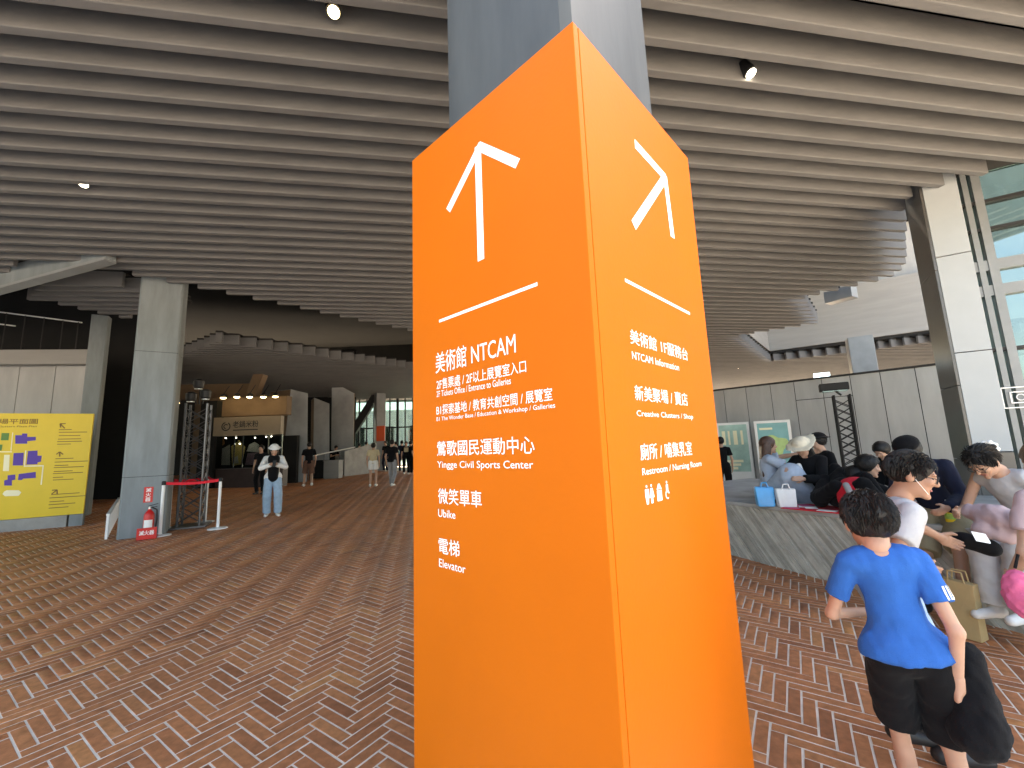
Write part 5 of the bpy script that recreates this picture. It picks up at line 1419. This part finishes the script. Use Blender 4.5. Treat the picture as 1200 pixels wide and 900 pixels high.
ga, gb = at(1133, 768, 1.72), at(1146, 862, 1.66)
def blob(name, label, cat, prims, mt, v=.01, wob=.012, wf=24, seed=1, group=None):
    q = Sdf()
    for p_ in prims:
        if len(p_) == 2: q.ell(p_[0], p_[1], None, .04)
        else: q.cap(*p_[:4], .035)
    lo, hi = q.bounds(); t = thing(name, label, cat, tuple((lo[0] + hi[0], lo[1] + hi[1], 2 * lo[2])[i] / 2 for i in range(3)), 0, group)
    sdf_obj("cloth" if cat in ("garment", "cloth") else "body", q.mesh(v, wob, wf, seed), mt, t); return t
blob("black_garment", "black garment hanging down beside the right hand of the boy in blue", "garment", [(ga, gb, .045, .075), (ga + Vector((.03, .03, -.05)), gb + Vector((.05, .03, .0)), .04, .06)], c_black, .008, .014, 30, 9)
# --- man with glasses in grey, behind the boy
mp = at(1038, 690, 2.25); pos, yaw = (mp.x, mp.y), 108; zb = gz(*pos)
man = person("man in a grey short sleeved shirt and glasses looking down behind the boy", pos, yaw, H=1.57, v=.009, lean=16, head=(22, 12), skin=m_skin2, face=True,
    hands={'R': loc(at(1085, 668, 2.1), pos, yaw, zb), 'L': loc(at(1120, 640, 2.55), pos, yaw, zb)}, elbow={'R': loc(at(1022, 655, 2.0), pos, yaw, zb)},
    top=dict(mat=c_grey, sleeve='short', off=.02), bottom=dict(mat=c_jean, len=.9, name="shorts", off=.03), shoes=dict(mat=m_bshoe, name="sandal"),
    feet={'R': loc(at(1056, 850, 2.38), pos, yaw, zb), 'L': loc(gp(1112, 880, .07), pos, yaw, zb)}, hair=dict(style='short', thick=.010, fringe=.066, nape=-.055, wob=.004))
glasses(man); strand_tufts(man, 800, m_hair, 5, .04)
mk = MB()
for a_, b_ in ((man['HP'](.078, .0, .0), man['HP'](.068, .045, -.045)), (man['HP'](.068, .045, -.045), man['HP'](.045, .075, -.075))): mk.tube(a_, b_, .0012, n=6)
mk.build("mask_strap", m_white, man['root'])

# --- seated man in navy with khaki shorts
pos = edge_at(1089, .22); yaw = -128; zb = gz(*pos); seat = PT - zb
pk = edge_at(1100, -.27)
navy = person("person in navy jacket and khaki shorts sitting behind the grey shirted man", pos, yaw, H=1.76, z=zb, v=.012, lean=24, side=10, seat=seat, head=(20, 25), skin=m_skin2,
    feet={'L': (-.12, .52, .20), 'R': (.14, .50, .14)}, hands={'L': (-.1, .45, .95), 'R': (.16, .40, .95)},
    top=dict(mat=c_navy, sleeve='long', off=.028, name="jacket"), bottom=dict(mat=c_khaki, len=.95, name="shorts", off=.03), shoes=dict(mat=m_bshoe), hair=dict(style='short', thick=.018, fringe=.07, nape=-.06))
hat(navy, c_black, brim=0, crown=.088, name="cap")

# --- woman with glasses and scrunchie on the bench
pos = edge_at(1203, .12); yaw = -100; zb = gz(*pos); seat = PT - zb
wom = person("woman with glasses and a hair scrunchie looking down on the bench, grey top", pos, yaw, H=1.72, z=zb, v=.009, lean=34, seat=seat, head=(6, 34), face=True,
    feet={'L': (-.13, .50, .30), 'R': (.06, .46, .26)}, hands={'L': (-.18, .52, .98), 'R': (.16, .52, .96)},
    top=dict(mat=c_grey, sleeve='none', off=.018, hem=-.02), bottom=dict(mat=c_lg, len='long', off=.035, wide=1.25, name="trousers"), shoes=dict(mat=m_sneak, name="sneaker"),
    hair=dict(style='bun', thick=.014, fringe=.06, nape=-.06), skin=m_skin)
glasses(wom); strand_tufts(wom, 600, m_hair, 15, .07)
q = Sdf()
for k in range(9):
    t_ = 2 * math.pi * k / 9; q.ell(wom['HP'](.045 * math.cos(t_), -.135 + .012 * math.sin(2 * t_), .03 + .045 * math.sin(t_)), (.017, .02, .017), None, .01)
sdf_obj("scrunchie", q.mesh(.006, .004, 60, 1), m_white, wom['root'])
q = Sdf()
for k in (1, 4, 6): t_ = 2 * math.pi * k / 9; q.ell(wom['HP'](.045 * math.cos(t_), -.128, .03 + .045 * math.sin(t_)), (.019, .02, .019), None, .005)
sdf_obj("scrunchie_spots", q.mesh(.006), m_black, wom['root'])
# what she holds
base = wom['Wd']((0, .40, 0)); hz = seat + zb
def blob(name, label, cat, prims, mt, v=.01, wob=.012, wf=24, seed=1, group=None):
    q = Sdf()
    for p_ in prims:
        if len(p_) == 2: q.ell(p_[0], p_[1], None, .04)
        else: q.cap(*p_[:4], .035)
    lo, hi = q.bounds(); t = thing(name, label, cat, tuple((lo[0] + hi[0], lo[1] + hi[1], 2 * lo[2])[i] / 2 for i in range(3)), 0, group)
    sdf_obj(name + "_cloth" if cat in ("garment", "cloth") else "body", q.mesh(v, wob, wf, seed), mt, t); return t
g1, g2, g3 = (at(1138, 600, 3.05), at(1165, 606, 2.95), at(1190, 612, 2.85))
blob("folded_garment", "mauve garment held across the lap of the woman with glasses", "garment", [(g1, g2, .05, .075), (g2, g3, .075, .07), (at(1150, 620, 2.98), at(1180, 628, 2.9), .05, .05)], c_mauve, .009, .016, 26, 4)
hb_ = [at(1128, 632, 3.0), at(1160, 642, 2.95)]
t = blob("handbag", "black handbag on the bench under the mauve garment", "bag", [(hb_[0], hb_[1], .05, .055)], c_black, .009, .006, 20, 6)
pp = at(1152, 628, 2.86); MB().hexa([tuple(pp + Vector(v_)) for v_ in ((-.05, 0, -.03), (.04, 0, -.05), (.05, .01, -.04), (-.04, .01, -.02), (-.04, .03, .02), (.05, .03, .0), (.055, .035, .004), (-.035, .035, .024))]).build("paper", m_white, t)
# bottle
bt_ = Vector((*edge_at(1110, .04), PT + .001)); t = thing("drink_bottle", "bottle of yellow drink standing on the bench edge", "bottle", tuple(bt_))
m_yd = mat("yellow_drink", (.72, .50, .03), .15, .1, 20, spec=.6)
MB().lathe(tuple(bt_), [(.030, 0), (.036, .01), (.036, .15), (.030, .175), (.015, .20)], 18).build("bottle_body", m_yd, t, smooth=True)
MB().lathe(tuple(bt_ + Vector((0, 0, .20))), [(.017, 0), (.017, .024)], 14).build("cap", m_white, t, smooth=True)
MB().lathe(tuple(bt_), [(.0368, .06), (.0368, .11)], 18).build("label", mat("green_label", (.25, .42, .08), .5, .3, 30), t, smooth=True)
# kraft bag
kb = gp(1134, 746); kz = gz(kb.x, kb.y); ka = math.atan2(pdv.y, pdv.x)
t = thing("paper_bag", "kraft paper bag leaning before the bench under the seated legs", "bag", (kb.x, kb.y, kz))
q = MB(); ca_, sa2 = math.cos(ka), math.sin(ka)
def kpt(x, y, z_): return (kb.x + x * ca_ - y * sa2, kb.y + x * sa2 + y * ca_, kz + z_)
q.hexa([kpt(-.10, -.06, 0), kpt(.10, -.06, 0), kpt(.10, .06, 0), kpt(-.10, .06, 0), kpt(-.10, -.02, .42), kpt(.10, -.04, .41), kpt(.10, .05, .41), kpt(-.10, .045, .42)])
q.build("bag_body", c_kraft, t, bevel=.006)
hq = MB()
for yy in (-.03, .045):
    pts_ = [kpt(-.05, yy, .41), kpt(-.04, yy, .49), kpt(.04, yy, .49), kpt(.05, yy, .40)]
    for a_, b_ in zip(pts_, pts_[1:]): hq.tube(a_, b_, .006, n=6)
hq.build("handle", c_kraft, t)

# --- woman at the right edge
rp = at(1262, 640, 2.2); pos = (rp.x, rp.y); yaw = 15; zb = gz(*pos)
rw_ = person("long haired woman in a mauve top at the right edge of the picture", pos, yaw, H=1.60, v=.011, head=(-10, 14), hands={'L': (-.2, .12, .85), 'R': (.2, .15, .75)},
    top=dict(mat=c_mauve, sleeve='short', off=.025), bottom=dict(mat=c_black, len=.62, name="shorts", off=.03), shoes=dict(mat=m_sneak, name="sneaker"), hair=dict(style='long', mat=m_hairb, thick=.016, fringe=.05, length=.36))
pk_ = at(1194, 688, 1.98)
t = blob("shoulder_bag", "small pink bag carried by the woman at the right edge", "bag", [(pk_ - Vector((0, 0, .02)), (.05, .05, .085)), (pk_ + Vector((.03, 0, -.06)), (.055, .045, .06))], c_pink, .008, .012, 70, 8)
MB().tube(pk_ + Vector((0, 0, .08)), at(1193, 650, 1.99), .006, n=6).build("strap", c_black, t)

# --- group seated on the platform
def sit(label, px, py, yaw, back=0.0, **kw):
    p = pz(px, py, PT); p = (p.x + pnv.x * back, p.y + pnv.y * back); kw.setdefault('seat', .05)
    kw.setdefault('feet', {'L': (-.22, .30, .07), 'R': (.20, .34, .07)}); kw.setdefault('knee', {'L': (-.8, .4, .6), 'R': (.8, .4, .6)})
    return person(label, p, yaw, z=PT, **kw), p
pw, p_ = sit("woman with long dark hair in a dusty blue dress pointing to the right", 906, 586, 108, H=1.62, v=.012, head=(-8, 2), face=True,
    hands={'L': (-.06, .52, .62), 'R': (.16, .40, .50)}, top=dict(mat=c_skyd, sleeve='short', off=.035, hem=-.14, flare=1.25, name="dress"), bottom=dict(mat=c_skyd, len='long', off=.06, name="skirt", wide=1.4),
    shoes=dict(mat=m_bshoe), hair=dict(style='long', mat=m_hairb, thick=.016, length=.42, fringe=.066))
ph, p_ = sit("person in black under a wide cream sun hat on the platform", 958, 588, -118, H=1.62, v=.012, lean=12, head=(-4, 30), hands={'L': (-.1, .42, .32), 'R': (.12, .42, .40)},
    top=dict(mat=c_black, sleeve='long', off=.03, hem=-.1), bottom=dict(mat=c_black, len='long', off=.03), shoes=dict(mat=m_bshoe), hair=dict(style='long', thick=.014, length=.2))
hat(ph, c_straw, brim=.18, crown=.092, hgt_=.085, name="sun_hat")
q = Sdf().cap(ph['T'](.02, .13, .08), ph['T'](.05, .145, .36), .03, .03, .02); sdf_obj("scarf", q.mesh(.01, .004), c_white, ph['root'])
pb_, p_ = sit("person in a black hat half hidden behind the wide cream hat", 938, 583, -80, back=.75, H=1.66, v=.016, lean=8, top=dict(mat=c_black, sleeve='long', off=.03), bottom=dict(mat=c_black, len='long'), hair=dict(style='short'))
hat(pb_, c_black, brim=.15, crown=.09)
k1, p_ = sit("dark haired child in black leaning low over the mat, face to the right", 985, 598, 112, H=1.45, child=True, v=.010, lean=50, side=-6, head=(12, -5), face=True, hands={'L': (.02, .62, .10), 'R': (.12, .52, .09)},
    top=dict(mat=c_black, sleeve='long', off=.035), bottom=dict(mat=c_black, len='long', off=.03), hair=dict(style='short', thick=.026, wob=.008, fringe=.06))
strand_tufts(k1, 420, m_hair, 8, .06)
k2, p_ = sit("child in black bent right down beside the white tote bag", 962, 596, 120, H=1.30, child=True, v=.012, lean=58, head=(0, 20), hands={'L': (-.12, .5, .07), 'R': (.16, .46, .07)},
    top=dict(mat=c_black, sleeve='long', off=.035), bottom=dict(mat=c_black, len='long', off=.03), hair=dict(style='short', thick=.024, wob=.008))
k3, p_ = sit("dark haired person behind the red backpack, only the hair showing", 1031, 588, -100, back=.7, H=1.55, v=.014, lean=30, head=(0, 25), top=dict(mat=c_black, sleeve='long'), bottom=dict(mat=c_black, len='long'), hair=dict(style='short', thick=.022))
strand_tufts(k2, 160, m_hair, 18, .055); strand_tufts(k3, 160, m_hair, 28, .05); strand_tufts(pb_, 60, m_hair, 38, .05)
# backpack
bk = pz(1006, 602, PT); bk = Vector((bk.x, bk.y, PT + .005)) + pnv * .02
t = thing("backpack", "red and grey backpack with a round white pocket on the platform", "backpack", tuple(bk))
q = Sdf().ell(bk + Vector((0, 0, .17)), (.19, .14, .17), None, .03).ell(bk + Vector((.02, .02, .27)), (.15, .12, .10), None, .05); sdf_obj("bag_body", q.mesh(.01, .008, 18, 3), c_red, t)
to_c = Vector((-bk.x, -bk.y, 0)).normalized()
q = Sdf().ell(bk + to_c * .09 + Vector((.06, 0, .20)), (.10, .10, .10), None, .01); sdf_obj("pocket", q.mesh(.008), mat("white_shell", (.66, .69, .74), .35, .04), t)
q = Sdf().cap(bk + to_c * .13 + Vector((-.11, -.02, .31)), bk + to_c * .15 + Vector((-.07, -.05, .14)), .03, .03, .02); sdf_obj("strap", q.mesh(.008), c_trs, t)
# bags on the platform
def tote(label, name, pxl, pxr, pyt, pyb, Y, mt, dpt=.14, handle=True, v_=.012):
    a_, b_ = pz(pxl, pyb, PT), pz(pxr, pyb, PT); a_.z = b_.z = PT + .004; d = (b_ - a_); d.normalize(); n = Vector((-d.y, d.x, 0))
    h = at((pxl + pxr) / 2, pyt, (a_.y + b_.y) / 2).z - PT
    t = thing(name, label, "bag", tuple((a_ + b_) / 2)); q = MB(); q.hexa([a_ + d * .015, b_ - d * .015, b_ - d * .015 + n * dpt, a_ + d * .015 + n * dpt, a_ + Vector((0, 0, h)) + n * .035, b_ + Vector((0, 0, h * .96)) + n * .03, b_ + Vector((0, 0, h)) + n * (dpt - .03), a_ + Vector((0, 0, h)) + n * (dpt - .03)])
    q.build("bag_body", mt, t, bevel=.018, smooth=True)
    if handle:
        hq = MB(); m0, m1 = a_ * .7 + b_ * .3 + Vector((0, 0, h * .95)) + n * .03, a_ * .3 + b_ * .7 + Vector((0, 0, h * .95)) + n * .03; tp = (m0 + m1) / 2 + Vector((0, 0, .10))
        for A, B in ((m0, m0 * .6 + tp * .4 + Vector((0, 0, .02))), (m0 * .6 + tp * .4 + Vector((0, 0, .02)), m1 * .6 + tp * .4 + Vector((0, 0, .02))), (m1 * .6 + tp * .4 + Vector((0, 0, .02)), m1)): hq.tube(A, B, .008, n=6)
        hq.build("handle", mt, t)
    return t
m_bluep = mat("blue_plastic", (.03, .30, .62), .3, .12, 14, .3, 30, spec=.6)
tote("bright blue plastic bag beside the woman in the dusty blue dress", "plastic_bag", 888, 911, 571, 594.5, 6, m_bluep)
tote("white tote bag standing right of the blue bag", "tote_bag", 913, 937, 573, 595.5, 6, c_white)
# mats and papers lying at the edge
mt_ = thing("picnic_mat", "red and pale printed picnic mat at the front edge of the platform", "mat", tuple(pz(965, 602, PT)))
A = b0 + pdv * .8; A = [pz(915, 596, PT), pz(995, 603.5, PT)]
dm = (A[1] - A[0]).normalized(); q = MB(); q.prism([(A[0].x, A[0].y), (A[1].x, A[1].y), (A[1].x + pnv.x * .5, A[1].y + pnv.y * .5), (A[0].x + pnv.x * .5, A[0].y + pnv.y * .5)], PT + .001, PT + .012)
q.build("mat_sheet", c_red, mt_)
rr = random.Random(3)
for k in range(9):
    c = A[0] + (A[1] - A[0]) * rr.uniform(.1, .95) + pnv * rr.uniform(.03, .35); an = rr.uniform(0, 3)
    MB().box((c.x, c.y, PT + .0145 + k * .0006), (rr.uniform(.12, .22), rr.uniform(.08, .14), .003), an).build("sheet_of_paper", (m_white, c_pink, c_red, c_white)[k % 4], mt_)

# --- standing figures
def stand(label, px, py, yaw=None, dY=0, **kw):
    p = gp(px, py); f = 1 + dY / p.y; pos = (p.x * f, p.y * f)
    if yaw is None: yaw = math.degrees(math.atan2(-pos[0], -pos[1]))
    return person(label, pos, yaw, **kw)
stand("person all in black standing beside the pale green poster", 852, 586, 20, H=1.62, v=.014, top=dict(mat=c_black, sleeve='short'), bottom=dict(mat=c_black, len='long', wide=1.2), shoes=dict(mat=m_bshoe), hair=dict(style='short', thick=.016))
p = gp(318, 605); hw = person("woman in a white bucket hat and open white shirt looking at her phone", (p.x, p.y), 150, H=1.63, v=.012, head=(0, 22), face=True,
    hands={'L': (-.04, .27, 1.14), 'R': (.05, .27, 1.14)}, edir={'L': (-.8, -.3, -.4), 'R': (.8, -.3, -.4)}, feet={'L': (-.12, .05, .075), 'R': (.10, -.04, .075)},
    top=dict(mat=c_white, sleeve='long', off=.026, hem=-.10, flare=1.1, name="open_shirt"), bottom=dict(mat=c_jean, len='long', off=.022, wide=1.25, name="jeans"), shoes=dict(mat=m_sneak, name="sneaker"), hair=dict(style='long', thick=.012, length=.16))
hat(hw, c_white, brim=.135, crown=.09, hgt_=.085, name="bucket_hat")
T_ = hw['T']; q = Sdf().cap(T_(0, .07, -.02), T_(0, .075, .34), .105, .115, .03, 1.15, hw['tf']).cap(T_(-.05, .06, .40), T_(.05, .06, .40), .07, .07, .03); sdf_obj("black_top", q.mesh(.012, .003, 25), c_black, hw['root'])
ph_ = Vector(hw['Wd']((.0, .36, 1.16))); t = thing("mobile_phone", "phone held up by the woman in the white bucket hat", "phone", tuple(ph_))
MB().bar(ph_ + Vector((.0, 0, -.07)), ph_ + Vector((.0, .03, .07)), .075, .010, (0, -1, 0)).build("case", m_black, t, bevel=.003)
stand("person in dark clothes half hidden behind the woman in the white hat", 304, 579, 175, H=1.62, v=.018, top=dict(mat=c_black, sleeve='short'), bottom=dict(mat=c_black, len='long'), shoes=dict(mat=m_bshoe), hair=dict(style='short'))
stand("man in a black shirt and brown shorts walking past the ramp rail", 361, 571, -35, H=1.70, v=.018, feet={'L': (-.1, .26, .10), 'R': (.08, -.24, .14)}, top=dict(mat=c_black, sleeve='short', off=.03), bottom=dict(mat=c_brown, len=.95, name="shorts", off=.03), shoes=dict(mat=m_sneak, name="sneaker"), hair=dict(style='short'))
stand("person in a beige vest and white shorts seen from behind", 437, 570, -10, H=1.62, v=.018, top=dict(mat=c_beige, sleeve='short', off=.03), bottom=dict(mat=c_white, len=.6, name="shorts", off=.035), shoes=dict(mat=m_sneak, name="sneaker"), hair=dict(style='short', thick=.02))
stand("man in a black shirt and grey trousers walking away beside the beige vest", 459, 570.5, 8, H=1.74, v=.018, feet={'L': (-.1, .2, .08), 'R': (.1, -.2, .12)}, top=dict(mat=c_black, sleeve='short', off=.03), bottom=dict(mat=c_trs, len='long', off=.02), shoes=dict(mat=m_sneak, name="sneaker"), hair=dict(style='short'))
nb2 = stand("person in black with a pale chest bag walking this way at the sign's left edge", 476, 556, None, H=1.66, v=.020, feet={'L': (-.1, .15, .08), 'R': (.1, -.15, .1)}, top=dict(mat=c_black, sleeve='short'), bottom=dict(mat=c_black, len='long'), shoes=dict(mat=m_sneak, name="sneaker"), hair=dict(style='short'))
cb = Vector(nb2['Wd']((0, .17, 1.2))); t = thing("chest_bag", "pale chest bag on the person in black near the sign", "bag", tuple(cb)); MB().box(tuple(cb), (.2, .09, .22), -math.radians(0)).build("bag_body", c_beige, t, bevel=.02)
def leaner(label, px, py, Y, H, yaw, topm, lean=20):
    p = at(px, py, Y); return person(label, (p.x, p.y), yaw, H=H, v=.022, lean=lean, head=(0, 15), hands={'L': (-.12, .42, 1.0), 'R': (.12, .42, 1.0)}, top=dict(mat=topm, sleeve='short', off=.03), bottom=dict(mat=c_black, len='long'), hair=dict(style='short'))
leaner("person in grey leaning on the dark counter before the fins", 374, 530, 20.6, 1.66, 165, c_trs)
leaner("person in black bent over the pale counter box", 389, 530, 20.6, 1.60, 120, c_black, 30)
for k, (px, Y, H, lb_) in enumerate(((421, 24.5, 1.62, "first person of the far crowd beside the raking strut"), (429, 25.3, 1.70, "second person of the far crowd left of the dark column"), (436, 26, 1.58, "person of the far crowd close to the dark far column"),
        (452, 23.2, 1.70, "person of the far crowd right of the orange red sign"), (464, 24.5, 1.66, "person in the far crowd between the walkers and the glazing"), (471, 22.5, 1.72, "tall person in the far crowd near the orange sign"), (481, 21, 1.68, "person of the far crowd partly cut by the orange sign"))):
    p = at(px, 520, Y); person(lb_, (p.x, p.y), (k * 67) % 360, H=H, v=.026, top=dict(mat=(c_black, c_trs, c_navy)[k % 3], sleeve='short'), bottom=dict(mat=(c_black, c_navy)[k % 2], len='long'), hair=dict(style='short'), group="far crowd by the glazed screen")
